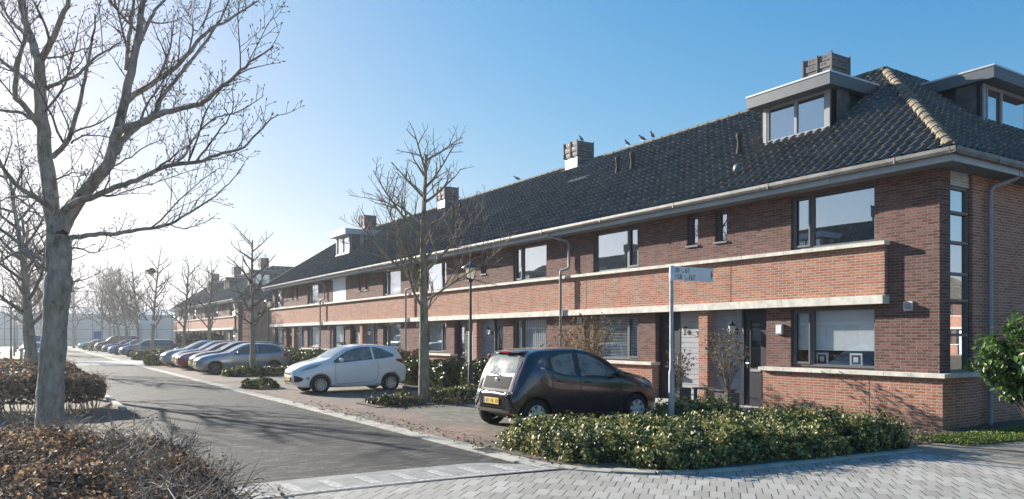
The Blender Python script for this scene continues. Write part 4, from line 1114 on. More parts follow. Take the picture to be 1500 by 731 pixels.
WAGON = dict(HATCH); WAGON.update(L=4.45, W=1.76,
    top=[(0, .70), (.12, .80), (.5, .94), (1.1, 1.03), (1.28, 1.07), (1.7, 1.30), (2.05, 1.46), (2.5, 1.50), (3.3, 1.49), (3.95, 1.44), (4.15, 1.36), (4.28, 1.1), (4.38, .92), (4.45, .8)],
    belt=[(0, .60), (.5, .80), (1.3, .93), (2.4, .97), (3.6, 1.0), (4.1, 1.02), (4.45, .76)],
    bot=[(0, .28), (.2, .2), (.6, .2), (3.8, .2), (4.2, .27), (4.45, .34)],
    plan=[(0, .64), (.12, .82), (.35, .93), (.8, .985), (1.5, 1), (3.6, 1), (4.1, .97), (4.35, .91), (4.45, .80)],
    side_windows=[([(1.55, .955), (2.0, .97), (2.62, .985)], [(1.55, .975), (2.0, 1.27), (2.3, 1.38), (2.60, 1.41)]),
                  ([(2.72, .99), (3.1, 1.0), (3.45, 1.01)], [(2.70, 1.41), (3.1, 1.41), (3.42, 1.40)]), ([(3.53, 1.01), (3.8, 1.03), (4.05, 1.06)], [(3.52, 1.40), (3.8, 1.37), (4.02, 1.30)])],
    screen=(1.25, 1.92), rear_screen=(1.02, 1.38), axles=(.80, 3.50), spokes=8, rim='alloy',
    headlight=[([(.10, .64), (.3, .675), (.50, .73)], [(.10, .71), (.3, .81), (.66, .90)])],
    taillight=[('side', [(4.08, .84), (4.2, .82), (4.36, .78)], [(4.12, 1.04), (4.22, 1.04), (4.30, 1.0)])])
VAN = dict(WAGON); VAN.update(L=4.5, W=1.80,
    top=[(0, .78), (.12, .92), (.4, 1.06), (.9, 1.18), (1.05, 1.24), (1.5, 1.62), (1.8, 1.80), (2.4, 1.84), (3.6, 1.83), (4.2, 1.79), (4.36, 1.5), (4.42, 1.1), (4.5, .85)],
    belt=[(0, .66), (.5, .92), (1.3, 1.05), (2.4, 1.08), (3.6, 1.1), (4.1, 1.1), (4.5, .8)],
    side_windows=[([(1.45, 1.09), (2.0, 1.10), (2.5, 1.11)], [(1.45, 1.12), (1.85, 1.52), (2.1, 1.66), (2.48, 1.69)]),
                  ([(2.6, 1.11), (3.1, 1.12), (3.6, 1.13)], [(2.6, 1.70), (3.1, 1.70), (3.58, 1.69)])],
    screen=(1.03, 1.72), screen_w=(.72, .60), rear_screen=(1.15, 1.7))
# ------------------------------------------------------------------ trees and plants
def rot_about(v, axis, ang): return Matrix.Rotation(ang, 3, axis) @ v
def grow(out, p, d, L, r, lvl, maxl, cfg):
    """recursive bare branch: polyline with bends, then children; out collects (points, radii, level)"""
    rnd = random
    seg = max(3, int(L/cfg['seg'][min(lvl, len(cfg['seg'])-1)])); pts = [p.copy()]; rad = [r]
    q = p.copy(); dd = d.normalized(); st = L/seg
    for i in range(seg):
        w = cfg['wob']*(1 if lvl else .22)
        dd = (dd+Vector((rnd.gauss(0, w), rnd.gauss(0, w), rnd.gauss(0, w)+cfg['up'][min(lvl, 3)]*st))).normalized()
        q = q+dd*st; pts.append(q.copy()); rad.append(r*(1-(i+1)/seg*(.80 if lvl else .75))+.0008)
    out.append((pts, rad, lvl))
    if lvl >= maxl: return
    n = cfg['kids'][lvl]; n = max(1, int(n*rnd.uniform(.8, 1.2)*(min(1.5, L/cfg['ref'][lvl]) if lvl else 1)))
    t0 = cfg['start'][min(lvl, 3)]
    for k in range(n):
        t = t0+(1-t0)*(k+rnd.random()*.8)/n; t = min(t, .98); i = t*seg; j = int(i); f = i-j; j = min(j, seg-1)
        bp = pts[j].lerp(pts[j+1], f); dr = (pts[j+1]-pts[j]).normalized()
        side_ = rot_about(dr.orthogonal().normalized(), dr, k*2.4+rnd.uniform(-.6, .6))
        if lvl >= 1 and side_.z < -.3 and rnd.random() < .7: side_ = -side_
        a = R(rnd.uniform(*cfg['ang'][min(lvl, 3)])); nd = dr*math.cos(a)+side_*math.sin(a)
        cl = L*cfg['len'][min(lvl, 3)]*(1-.55*(t-t0)/(1-t0+1e-6))*rnd.uniform(.65, 1.25)
        cr = min(rad[j]*.75, r*cfg['rr'][min(lvl, 3)]*rnd.uniform(.8, 1.1))
        grow(out, bp, nd, cl, max(cr, .0045), lvl+1, maxl, cfg)

def tubes(mb, polys, thin=1.0, buds=False, minr=0):
    for pts, rad, lvl in polys:
        n = 10 if rad[0] > .08 else (7 if rad[0] > .03 else (5 if rad[0] > .01 else 3))
        mb.tube(pts, [max(r*thin, minr) for r in rad], n, 0, cap=False)
        if buds and rad[0] < .012:
            e = pts[-1]; d = (pts[-1]-pts[-2]).normalized()
            mb.tube([e-d*.006, e+d*.014, e+d*.034], [.005, .0085, .002], 4, 0, cap=False)
            if len(pts) > 3 and random.random() < .5:
                e = pts[len(pts)//2]; mb.tube([e, e+Vector((random.uniform(-.02, .02), random.uniform(-.02, .02), .02))], [.005, .002], 3, 0, cap=False)

CFG = dict(seg=(.35, .28, .2, .12, .08), wob=.10, up=(.0, .10, .10, .12), kids=(15, 9, 6, 3), ref=(6, 2.4, 1, .5), start=(.28, .22, .2, .15),
           ang=((38, 62), (35, 60), (35, 65), (30, 60)), len=(.42, .50, .48, .45), rr=(.42, .50, .5, .55))
def bare_tree(loc, h, r, label, group=None, maxl=3, seed=0, bark='bark2', trunk_h=.33, lean=(0, 0), spread=1.0, kids=None, far=False, minr=0, cat='tree', name='bare_tree', rr0=.42, wob=.085):
    random.seed(seed)
    cfg = dict(CFG); cfg['wob'] = wob; cfg['rr'] = (rr0, .5, .5, .55); cfg['len'] = (CFG['len'][0]*spread, .50, .48, .45); cfg['start'] = (trunk_h, .2, .2, .15)
    if kids: cfg['kids'] = kids
    root = thing(name, loc, label, cat, group)
    base = Vector(loc); out = []
    grow(out, base+Vector((0, 0, -.1)), Vector((lean[0], lean[1], 1)), h, r, 0, maxl, cfg)
    tp, tr_, _ = out[0]
    tr_ = [r*(1-.80*min(1, (i/(len(tp)-1)))**1.1)+.004 for i in range(len(tp))]; tr_[0] *= 1.25
    t = MB(); t.tube(tp, tr_, 12 if not far else 7, 0, cap=False); t.build('trunk', M[bark], root, fix=False)
    c = MB(); big = [o for o in out[1:] if o[1][0] > .018]; small = [o for o in out[1:] if o[1][0] <= .018]
    tubes(c, big, minr=minr); cr = c.build('crown', M[bark if not far else 'bark_far'], root, fix=False)
    c = MB(); tubes(c, small, buds=not far, minr=minr); c.build('twigs', M['twig' if not far else 'bark_far'], cr, fix=False)
    return root

def big_tree():
    """the old street tree at the left, its main limbs measured off the photograph"""
    random.seed(11)
    D0 = 11.0; loc = pix(72, 671, D0); loc.z = 0
    root = thing('bare_tree', loc, 'tall bare tree with thick scarred grey trunk rising out of the brown hedge', 'tree')
    sc = 1/2.088
    def Z(pts, d0, d1):      # pts in enlarged-view units with depth drifting from d0 to d1
        n = len(pts)-1; return [pix(x*sc, y*sc, D0+d0+(d1-d0)*i/max(1, n)) for i, (x, y) in enumerate(pts)]
    def smooth(P, k=4):
        out = []
        for i in range(len(P)-1):
            p0, p1, p2, p3 = P[max(i-1, 0)], P[i], P[i+1], P[min(i+2, len(P)-1)]
            for j in range(k):
                t = j/k; out.append(.5*((2*p1)+(-p0+p2)*t+(2*p0-5*p1+4*p2-p3)*t*t+(-p0+3*p1-3*p2+p3)*t**3))
        out.append(P[-1]); return out
    def rads(r0, r1, n): return [r0+(r1-r0)*i/(n-1) for i in range(n)]
    tk = [pix(70, 690, D0), pix(72, 640, D0), pix(73, 600, D0), pix(75, 560, D0), pix(79, 500, D0), pix(82, 450, D0), pix(85, 420, D0), pix(86, 390, D0), pix(86, 345, D0)]
    tk = smooth(tk, 6); n = len(tk)
    tr_ = [.205-.045*min(1, i/(n*.5))+(.006*math.sin(i*.9) if i > 3 else 0)+(.02 if .62 < i/n < .80 else 0) for i in range(n)]
    t = MB(); t.tube(tk, tr_, 20, 0, cap=False)
    v = []
    for i, p in enumerate(t.v):       # knobbly trunk
        q = Vector(p); s_ = math.sin(q.z*5+math.atan2(q.x-loc.x, q.y-loc.y)*3)*.006+math.sin(q.z*21+i)*.003; dv = (q-tk[i//20]); v.append(tuple(q+dv.normalized()*s_))
    t.v = v; t.build('trunk', M['bark'], root, fix=False)
    limbs = [  # (points, depth start, depth end, r0, r1, child density)
        ([(180, 720), (165, 690), (150, 560), (130, 400), (122, 250), (118, 175)], 0, .2, .145, .085, 1),
        ([(118, 180), (95, 120), (75, 60), (62, 0), (50, -90), (52, -200)], .2, .8, .075, .03, 1),
        ([(125, 185), (145, 150), (182, 70), (212, 0), (240, -90), (262, -180)], .2, -.4, .06, .02, 1),
        ([(185, 715), (200, 680), (250, 600), (330, 500), (357, 400), (392, 260), (425, 100), (436, 0), (450, -120)], 0, .4, .135, .035, 1),
        ([(360, 400), (440, 375), (480, 350), (540, 335), (610, 318), (665, 275), (722, 230), (780, 178), (836, 142)], .1, -1.6, .065, .010, 1),
        ([(372, 330), (400, 300), (450, 265), (520, 220), (575, 165), (630, 100), (700, 60), (760, 20), (792, 2)], .2, 1.6, .06, .012, 1),
        ([(355, 470), (375, 430), (430, 380), (470, 350), (500, 290), (545, 235), (610, 150), (655, 90), (690, 30), (705, -30)], .15, .9, .055, .012, 1),
        ([(190, 650), (230, 620), (290, 600), (350, 575), (420, 550), (500, 515), (600, 495), (680, 470), (742, 450), (800, 392), (850, 346)], 0, -1.2, .06, .008, 1),
        ([(215, 728), (290, 718), (360, 714), (440, 700), (520, 686), (580, 650), (640, 612), (700, 560), (750, 502)], 0, 1.3, .045, .006, 1),
        ([(520, 686), (560, 700), (600, 690), (650, 668)], .6, .9, .012, .004, .8),
        ([(430, 545), (460, 530), (520, 505), (560, 480), (600, 410), (660, 360), (700, 350), (760, 325), (808, 292)], -.2, .4, .03, .006, 1),
        ([(600, 495), (640, 440), (690, 375), (712, 330), (708, 270)], -.5, -.9, .02, .006, 1),
        ([(600, 100), (640, 160), (590, 120), (620, 80), (640, 20), (660, -30)][3:], 1, 1.4, .02, .008, 1),
        ([(395, 200), (440, 100), (475, 30), (520, -20)], .3, .9, .04, .02, 1),
        ([(385, 215), (395, 110), (405, 30), (420, -80)], .3, -.3, .035, .02, 1),
        ([(132, 380), (100, 365), (60, 345), (0, 337), (-60, 320)], .1, .8, .04, .02, 1),
        ([(120, 385), (70, 320), (45, 290), (55, 200), (75, 120), (80, 40), (70, -60)], .1, -.8, .05, .02, 1),
        ([(115, 270), (85, 250), (40, 215), (0, 180), (-60, 120)], .1, .5, .045, .02, 1),
        ([(160, 640), (120, 610), (60, 575), (20, 530), (-10, 480), (-50, 440)], 0, -1.0, .05, .02, 1),
        ([(165, 700), (120, 615), (60, 600), (0, 612)], 0, .6, .03, .01, 1),
        ([(180, 830), (150, 800), (100, 780), (60, 745), (0, 700), (-60, 660)], .0, .9, .055, .02, 1),
        ([(190, 860), (120, 810), (60, 770), (0, 800), (-50, 790)], .0, -.7, .035, .01, 1),
        ([(140, 270), (190, 250), (240, 228), (300, 170), (345, 145), (385, 115)], .1, -.6, .035, .008, 1),
        ([(140, 178), (190, 172), (250, 150), (300, 145)], .1, -.4, .02, .006, 1),
        ([(163, 480), (210, 425), (240, 330), (260, 240), (280, 140), (290, 40)], .0, -.9, .045, .012, 1),
        ([(215, 435), (270, 415), (330, 420)], -.2, -.6, .018, .006, 1),
        ([(190, 640), (240, 590), (290, 540), (340, 510), (400, 480), (460, 440), (492, 440)], .0, 1.0, .03, .006, 1),
        ([(170, 550), (220, 530), (280, 535)], 0, -.4, .018, .005, 1),
        ([(205, 760), (240, 760), (300, 770), (340, 700)], 0, -.6, .02, .004, .8),
        ([(110, 160), (70, 100), (30, 60), (0, 10), (-30, -50)], .2, .9, .03, .015, 1),
        ([(160, 690), (100, 640), (40, 590), (10, 520), (0, 500)], .2, .9, .02, .008, 1),
        ([(300, 590), (340, 600), (400, 580), (470, 560), (560, 530), (632, 508)], .0, .4, .014, .004, 1),
    ]
    big, small = [], []
    cfg = dict(CFG); cfg.update(kids=(0, 8, 3, 0), ref=(1, 1.2, .5, .4), wob=.13, up=(0, .25, .3, .3), len=(0, .42, .5, .4), ang=((35, 60), (35, 60), (35, 65), (30, 60)), seg=(.3, .2, .1, .07))
    for pts, d0, d1, r0, r1, dens in limbs:
        P = smooth(Z(pts, d0, d1)); 
        P = [p+Vector((random.gauss(0, .006), random.gauss(0, .006), random.gauss(0, .006))) for p in P]
        rr = rads(r0*.86, r1*.8, len(P)); (big if r0 > .016 else small).append((P, rr, 1))
        Lp = sum((P[i+1]-P[i]).length for i in range(len(P)-1)); nk = int(Lp/.135*dens)
        for k in range(nk):
            t = .12+.88*(k+random.random())/nk; i = min(int(t*(len(P)-1)), len(P)-2); bp = P[i].lerp(P[i+1], t*(len(P)-1)-i)
            dr = (P[i+1]-P[i]).normalized(); sd = rot_about(dr.orthogonal().normalized(), dr, random.uniform(0, 6.28))
            if sd.z < -.2 and random.random() < .6: sd = -sd
            a = R(random.uniform(30, 60)); nd = dr*math.cos(a)+sd*math.sin(a); out = []
            ln = random.uniform(.22, .65)*(1.7 if random.random() < .22 else .8)*(1-.55*t)
            grow(out, bp, nd, ln, max(.0065, min(rr[i]*.5, .006+.010*ln)), 2, 3, dict(cfg, kids=(0, 0, 5, 0), ref=(1, 1, .55, .3), len=(0, 0, .5, .4)))
            small += out
        for k in range(int(Lp/1.4*dens)):       # longer side branches with their own twigs
            t = random.uniform(.1, .85); i = min(int(t*(len(P)-1)), len(P)-2); bp = P[i]; dr = (P[i+1]-P[i]).normalized()
            sd = rot_about(dr.orthogonal().normalized(), dr, random.uniform(0, 6.28)); sd = -sd if sd.z < 0 else sd
            a = R(random.uniform(35, 60)); out = []
            grow(out, bp, dr*math.cos(a)+sd*math.sin(a), random.uniform(.9, 1.7), min(rr[i]*.55, .022), 1, 3, dict(cfg, kids=(0, 11, 4, 0), ref=(1, 1.2, .5, .3), len=(0, .34, .5, .4)))
            small += out
    c = MB(); tubes(c, big); cr = c.build('crown', M['bark'], root, fix=False)
    c = MB(); tubes(c, small, buds=True, thin=.95); c.build('twigs', M['twig'], cr, fix=False)
    return root

def blob_pts(n, boxes, surf=.75):
    """random points on/in rounded boxes; boxes = (x0,x1,y0,y1,z0,z1,weight)"""
    P = []; N = []
    tot = sum(b[6] for b in boxes)
    for b in boxes:
        k = int(n*b[6]/tot); c = np.array([(b[0]+b[1])/2, (b[2]+b[3])/2, (b[4]+b[5])/2]); h = np.array([(b[1]-b[0])/2, (b[3]-b[2])/2, (b[5]-b[4])/2])
        area = np.array([h[1]*h[2], h[1]*h[2], h[0]*h[2], h[0]*h[2], h[0]*h[1]*1.0, h[0]*h[1]*.0])
        face = rng.choice(6, k, p=area/area.sum()); q = rng.uniform(-1, 1, (k, 3))
        for f_, (ax, sg) in enumerate(((0, -1), (0, 1), (1, -1), (1, 1), (2, 1), (2, -1))):
            m_ = face == f_; q[m_, ax] = sg
        nr = np.zeros((k, 3)); 
        for f_, (ax, sg) in enumerate(((0, -1), (0, 1), (1, -1), (1, 1), (2, 1), (2, -1))): nr[face == f_, ax] = sg
        # round the corners
        rr = np.linalg.norm(q*np.array([1, 1, 1]), axis=1, ord=6)[:, None]; q = q/np.maximum(rr, 1e-6)*1.0
        depth = rng.exponential(.10, k)[:, None]*h.min()*2
        p = c+q*h; p = p-(p-c)/np.linalg.norm(p-c, axis=1)[:, None]*depth
        P.append(p); N.append(nr+.5*q)
    P = np.concatenate(P); N = np.concatenate(N)
    return P, N
def lumpy(P, amp=.08, sc=1.6):
    x, y, z = P[:, 0], P[:, 1], P[:, 2]
    d = np.sin(x*sc*2.1+1)*np.cos(y*sc*1.7+2)+.6*np.sin(x*sc*4.3+y*sc*3.1)+.4*np.sin(y*sc*6.7-x*3.3)
    P = P.copy(); P[:, 2] += amp*d*(P[:, 2] > .1); P[:, 0] += amp*.5*np.sin(y*sc*5+z*7); P[:, 1] += amp*.5*np.sin(x*sc*5+z*6+1)
    return P
def clump(P, sc=2.5):
    return .5+.28*np.sin(P[:, 0]*sc*2.3+P[:, 2]*5)*np.cos(P[:, 1]*sc*2.9)+.22*np.sin(P[:, 0]*sc*5.1-P[:, 1]*sc*4.3+P[:, 2]*9)

def hedge(name, boxes, n, size, mat_, label, cat='hedge', group=None, amp=.06, stems=40, rnd_shift=0, jit=.9, aspect=1.5, sticks=0, stick_len=.3, loose=.012):
    x0 = min(b[0] for b in boxes); x1 = max(b[1] for b in boxes); y0 = min(b[2] for b in boxes); y1 = max(b[3] for b in boxes)
    root = thing(name, ((x0+x1)/2, (y0+y1)/2, 0), label, cat, group)
    P, N = blob_pts(n, boxes); P = lumpy(P, amp); P = P+N/(np.linalg.norm(N, axis=1)[:, None]+1e-6)*np.minimum(rng.exponential(loose, len(P)), .22)[:, None]; P[:, 2] = np.maximum(P[:, 2], .02)
    leaves('foliage', P, size, M[mat_], root, nrm=N*.8, jit=jit, aspect=aspect, rnd=clump(P)+rnd_shift)
    s = MB()
    for k in range(stems+sticks):
        b = boxes[random.randrange(len(boxes))]; x, y = random.uniform(b[0]+.1, b[1]-.1), random.uniform(b[2]+.1, b[3]-.1)
        if k < stems:
            p = Vector((x, y, 0)); pts = [p]; zt = b[5]*.95
            for j in range(4): p = p+Vector((random.gauss(0, .06), random.gauss(0, .06), zt/4)); pts.append(p)
            s.tube(pts, [.014, .011, .009, .006, .003], 4, cap=False)
        else:
            z = b[5]-random.uniform(-.02, .12); d = Vector((random.gauss(0, 1), random.gauss(0, 1), random.uniform(.0, .9))).normalized()
            if random.random() < .5: x = random.choice((b[0]+.03, b[1]-.03)); z = random.uniform(b[4]+.1, b[5])
            elif random.random() < .4: y = b[2]+.03; z = random.uniform(b[4]+.1, b[5])
            p = Vector((x, y, z)); l = random.uniform(.4, 1)*stick_len; q = p+d*l*.5+Vector((random.gauss(0, .02), random.gauss(0, .02), random.gauss(0, .02))); s.tube([p-d*l*.3, q, q+(d+Vector((random.gauss(0, .3), random.gauss(0, .3), random.gauss(0, .3))))*l*.5], [.006, .004, .0015], 4, cap=False)
            if random.random() < .6:
                e = (d+Vector((random.gauss(0, .7), random.gauss(0, .7), random.gauss(0, .4)))).normalized(); s.tube([q, q+e*l*.4], [.003, .001], 3, cap=False)
    s.build('stems', M['stem' if mat_ != 'hedge_brown' else 'stick'], root, fix=False)
    return root
M['stick'] = simple('pale_hedge_twig', (.24, .185, .14), .8, var=.4, scale=25)

def twiggy_plant(loc, h, w, n, label, group=None, heads=None, cat='plant', name='bare_shrub', colmat='stick'):
    root = thing(name, loc, label, cat, group); s = MB(); P = []
    b = Vector(loc)
    for k in range(n):
        a = random.uniform(0, 6.28); rr = random.uniform(.2, 1)*w; p = b+Vector((random.gauss(0, .04), random.gauss(0, .04), 0)); pts = [p]; hh = h*random.uniform(.55, 1)
        for j in range(5):
            t = (j+1)/5; pts.append(b+Vector((math.cos(a)*rr*t**1.3+random.gauss(0, .02), math.sin(a)*rr*t**1.3+random.gauss(0, .02), hh*t)))
        s.tube(pts, [.007, .006, .005, .004, .003, .002], 4, cap=False); P.append(pts[-1])
        for q in range(3):
            i = random.randrange(2, 5); e = pts[i]+Vector((random.gauss(0, .08), random.gauss(0, .08), random.uniform(.05, .2)))*h*.7; s.tube([pts[i], e], [.0035, .0015], 3, cap=False); P.append(e)
    s.build('stems', M[colmat], root, fix=False)
    if heads:
        Q = []
        for p in P:
            for j in range(heads): Q.append([p.x+random.gauss(0, .03), p.y+random.gauss(0, .03), p.z+random.gauss(0, .025)])
        leaves('dry_flower_heads', np.array(Q), .035, M['litter'], root)
    return root
M['golden'] = simple('golden_dry_twig', (.34, .22, .10), .8, var=.4, scale=25)
M['flower'] = leaf_mat('small_flowers', [(.05, .08, .02), (.25, .02, .04), (.3, .04, .05), (.5, .4, .35)], .6, .2)
# ================================================================== SETTING
def sheet(name, poly, z, m, thick=None):
    mb = MB(); mb.add([(x, y, z) for x, y in poly], [tuple(range(len(poly)))])
    return structure(mb.build(name, M[m], fix=False))
def rect(x0, x1, y0, y1): return [(x0, y0), (x1, y0), (x1, y1), (x0, y1)]
sheet('ground', rect(-330, 330, -80, 400), 0, 'earth')
sheet('pavement', rect(6.05, 15.0, 5.0, 53), .004, 'pavement')
sheet('parking_strip', rect(6.05, 7.35, 8.2, 53), .008, 'parking')
sheet('parking_bays', rect(7.35, 11.1, 8.2, 53), .008, 'bay')
sheet('plaza', rect(-12, 11.3, -14, 7.2), .008, 'plaza')
sheet('plaza_corner', [(1.0, 7.2), (7.6, 7.2), (5.95, 8.02), (1.0, 8.7)], .0085, 'plaza')
sheet('side_pavement', rect(11.3, 60, -4, 6.3), .008, 'pavement')
sheet('road', rect(2.0, 5.75, 8.2, 53), .004, 'road')
sheet('crossing', rect(-8, 60, 53, 61.5), .006, 'pale_pavers')
sheet('road_beyond', rect(2.0, 5.75, 61.5, 150), .004, 'road')
sheet('parking_beyond', rect(6.05, 11.3, 61.5, 150), .004, 'bay')
sheet('pavement_beyond', rect(11.3, 16.5, 61.5, 150), .005, 'pavement')
sheet('left_pavement', rect(-2.6, .1, 24, 150), .006, 'pavement')
sheet('left_parking', rect(.1, 2.0, 40, 150), .008, 'bay')
sheet('verge', rect(-40, 30, 150, 170), .006, 'verge')
# concrete apron with painted bars at the edge of the crossing
ap = MB(); n = 24; arc = []
for i in range(n+1):
    t = i/n; x = 1.2+(5.95-1.2)*t; arc.append((x, 8.34-.22*t+.10*math.sin(math.pi*t), 9.28-.18*t-.65*max(0, t-.86)/.14+.04*math.sin(math.pi*t)))
for i in range(n):
    a, b = arc[i], arc[i+1]; ap.add([(a[0], a[1], .013), (b[0], b[1], .013), (b[0], b[2], .013), (a[0], a[2], .013)], [(0, 1, 2, 3)])
structure(ap.build('concrete_apron', M['apron'], fix=False))
wb = MB()
def bary(x): t = (x-1.2)/(5.95-1.2); return 8.34-.22*t+.10*math.sin(math.pi*max(0, min(1, t)))
for k in range(10):
    x = 1.62+k*.46
    wb.add([(x, bary(x)+.13, .018), (x+.15, bary(x+.15)+.13, .018), (x+.12, bary(x)+.66, .018), (x-.02, bary(x)+.66, .018)], [(0, 1, 2, 3)])
for k in range(24):
    x = 1.25+k*.195; wb.add([(x, bary(x)+.012, .0175), (x+.19, bary(x+.19)+.012, .0175), (x+.19, bary(x+.19)+.115, .0175), (x, bary(x)+.115, .0175)], [(0, 1, 2, 3)])
def worn_white():
    m, nt, b = mat('worn_white_paint'); g = NG(nt)
    g.l(g.ramp(g.noise(30, 6, .75), [(.46, (.27, .26, .25)), (.60, (.58, .57, .54))]), b.inputs['Base Color']); b.inputs['Roughness'].default_value = .8; return m
M['road_white'] = worn_white()
structure(wb.build('road_marking', M['road_white'], fix=False))
jl = MB()
for k in range(24):
    x = 1.2+k*.2; jl.add([(x, bary(x)-.035, .0165), (x+.2, bary(x+.2)-.035, .0165), (x+.2, bary(x+.2)+.0, .0165), (x, bary(x)+.0, .0165)], [(0, 1, 2, 3)])
structure(jl.build('paving_joint', M['gutter'], fix=False))
# kerbs: flush slabs with joints
kb = MB(); y = 8.9
while y < 52.6: kb.box(5.74+random.uniform(-.006, .006), 6.06, y+.008, y+.992, -.05, .022+random.uniform(-.003, .003)); y += 1.0
y = 61.5
while y < 150: kb.box(5.74, 6.06, y+.008, y+1.99, -.05, .022); y += 2.0
path = [(5.90, 8.9), (5.98, 8.45), (6.15, 8.02), (6.42, 7.60), (6.80, 7.22), (7.25, 6.97), (7.9, 6.82), (8.9, 6.72), (9.9, 6.64), (10.9, 6.56), (11.55, 6.5)]
for i in range(len(path)-1):
    a, b = Vector((*path[i], 0)), Vector((*path[i+1], 0)); d = (b-a).normalized(); p = Vector((d.y, -d.x, 0))*-.075; w_ = .075 if i > 3 else .13; p = Vector((d.y, -d.x, 0))*w_
    a2, b2 = a+d*.005, b-d*.005; kb.prism([(q.x, q.y) for q in (a2-p, b2-p, b2+p, a2+p)][::-1], -.05, .035 if i > 2 else .024)
y = 20.0
while y < 52: kb.box(1.92, 2.06, y+.005, y+.995, -.05, .09); y += 1.0
structure(kb.build('kerb', M['kerb'], bevel=.006))
dg_ = MB(); dx, dy = 5.52, 9.75
dg_.box(dx+.24, dx+.56, dy, dy+.5, .0, .030, 0)
for k in range(7): dg_.box(dx+.27, dx+.53, dy+.04+k*.062, dy+.06+k*.062, .030, .034, 1)
dr = tag(recenter(dg_.build('storm_drain', [M['kerb'], M['black_metal']]), (dx+.4, dy+.25, 0)), 'iron storm drain grate set in the pale kerb by the ivy bed', 'drain')
sheet('planting_bed', [(6.05, 10.6), (6.05, 8.6), (6.3, 8.0), (6.9, 7.3), (7.6, 6.95), (11.5, 6.6), (11.5, 10.9), (7.5, 11.2)], .03, 'soil')
sheet('tree_bed', rect(7.3, 11.1, 17.5, 19.1), .03, 'soil')
sheet('middle_bed', rect(7.3, 11.1, 34.2, 35.7), .03, 'soil')
sheet('corner_bed', rect(6.2, 10.8, 50.3, 52.6), .03, 'soil')
sheet('wall_bed', [(11.5, 7.0), (13.0, 6.75), (30, 6.3), (30, 7.72), (14.5, 7.72), (14.3, 7.6), (14.28, 11.0), (13.6, 11.2), (11.5, 9.8)], .016, 'soil')
sheet('lawn', [(12.6, 6.86), (13.1, 6.28), (30, 4.6), (30, 7.1), (14.9, 7.25), (13.4, 7.35)], .020, 'verge')
sheet('hedge_bed', rect(-8, 1.95, 2.5, 40), .012, 'soil')

# ================================================================== BUILDINGS
near_root = terrace(14.3, 7.6, 4, 'long brown brick terrace with dark tiled roof and orange brick band, nearest the camera', True, 14,
    chims=[(12.9, 9.30), (23.9, 9.35), (34.9, 9.4), (45.7, 9.4)],
    dorms=[(11.10, 12.80, 15.8, 6.62, 7.52, True, None), (41.6, 43.6, 15.6, 6.55, 7.55, False, None)])
side_fittings(near_root)
for y in (12.62, 18.2, 24.7, 30.1, 36.0, 41.6, 47.7):
    j_ = MB(); j_.box(14.317, 14.32, y, y+.012, 2.57, 3.56); j_.build('expansion_joint', M['vent'], near_root)
j_ = MB(); j_.box(14.297, 14.30, 9.05, 9.062, 0, .98); j_.build('expansion_joint', M['vent'], near_root)
dormer_side(near_root, 0, 0, 19.15, 21.3, 9.15, 6.72, 7.72, [19.95])
far_root = terrace(16.2, 71.0, 3, 'smaller looking terrace beyond the crossing with dark hipped roof and dormers', False, 16,
    chims=[(14.5, 9.6), (25.9, 9.6), (37.3, 9.6)], dorms=[(18.0, 19.8, 15.8, 6.5, 7.5, True, None), (26.6, 28.4, 15.8, 6.5, 7.5, True, None)])
dormer_side(far_root, 1.9, 63.4, 15.9, 17.6, 8.9, 6.6, 7.6, [16.8])
# the matching terraces across the street: the window panes mirror them
for (loc, rz, lb) in (((-9.0, 64, 0), math.pi, 'terrace across the street with flat lit eaves, mirrored in the upper windows'),
                      ((33.0, -21, 0), -math.pi/2, 'terrace across the square, mirrored in the tall corner window')):
    c = copy_tree(near_root); c.location = loc; c.rotation_euler = (0, 0, rz); c['label'] = lb
def glasshouse():
    Y = 178; root = thing('glasshouse', (20, Y, 0), 'long low pale grey glasshouse wall with thin posts closing the street end', 'greenhouse')
    m = MB(); m.box(-60, 75, Y, Y+.2, 0, 6.4); m.build('wall', M['haze_wall'], root)
    r_ = MB(); r_.prism_x([(Y, 6.4), (Y+12, 8.0), (Y+24, 6.4)], -60, 75); r_.build('roof', M['haze_wall'], root)
    for k in range(46):
        p = MB(); x = -60+k*3; p.box(x, x+.14, Y-.12, Y, 0, 6.5); p.build('post', M['frame'], root)
    r_ = MB()
    for z in (1.2, 3.2): r_.box(-60, 75, Y-.08, Y, z, z+.08)
    r_.build('rail', M['frame'], root)
M['haze_wall'] = simple('pale_sheet_wall', (.42, .44, .46), .5, var=.12, scale=.3)
glasshouse()

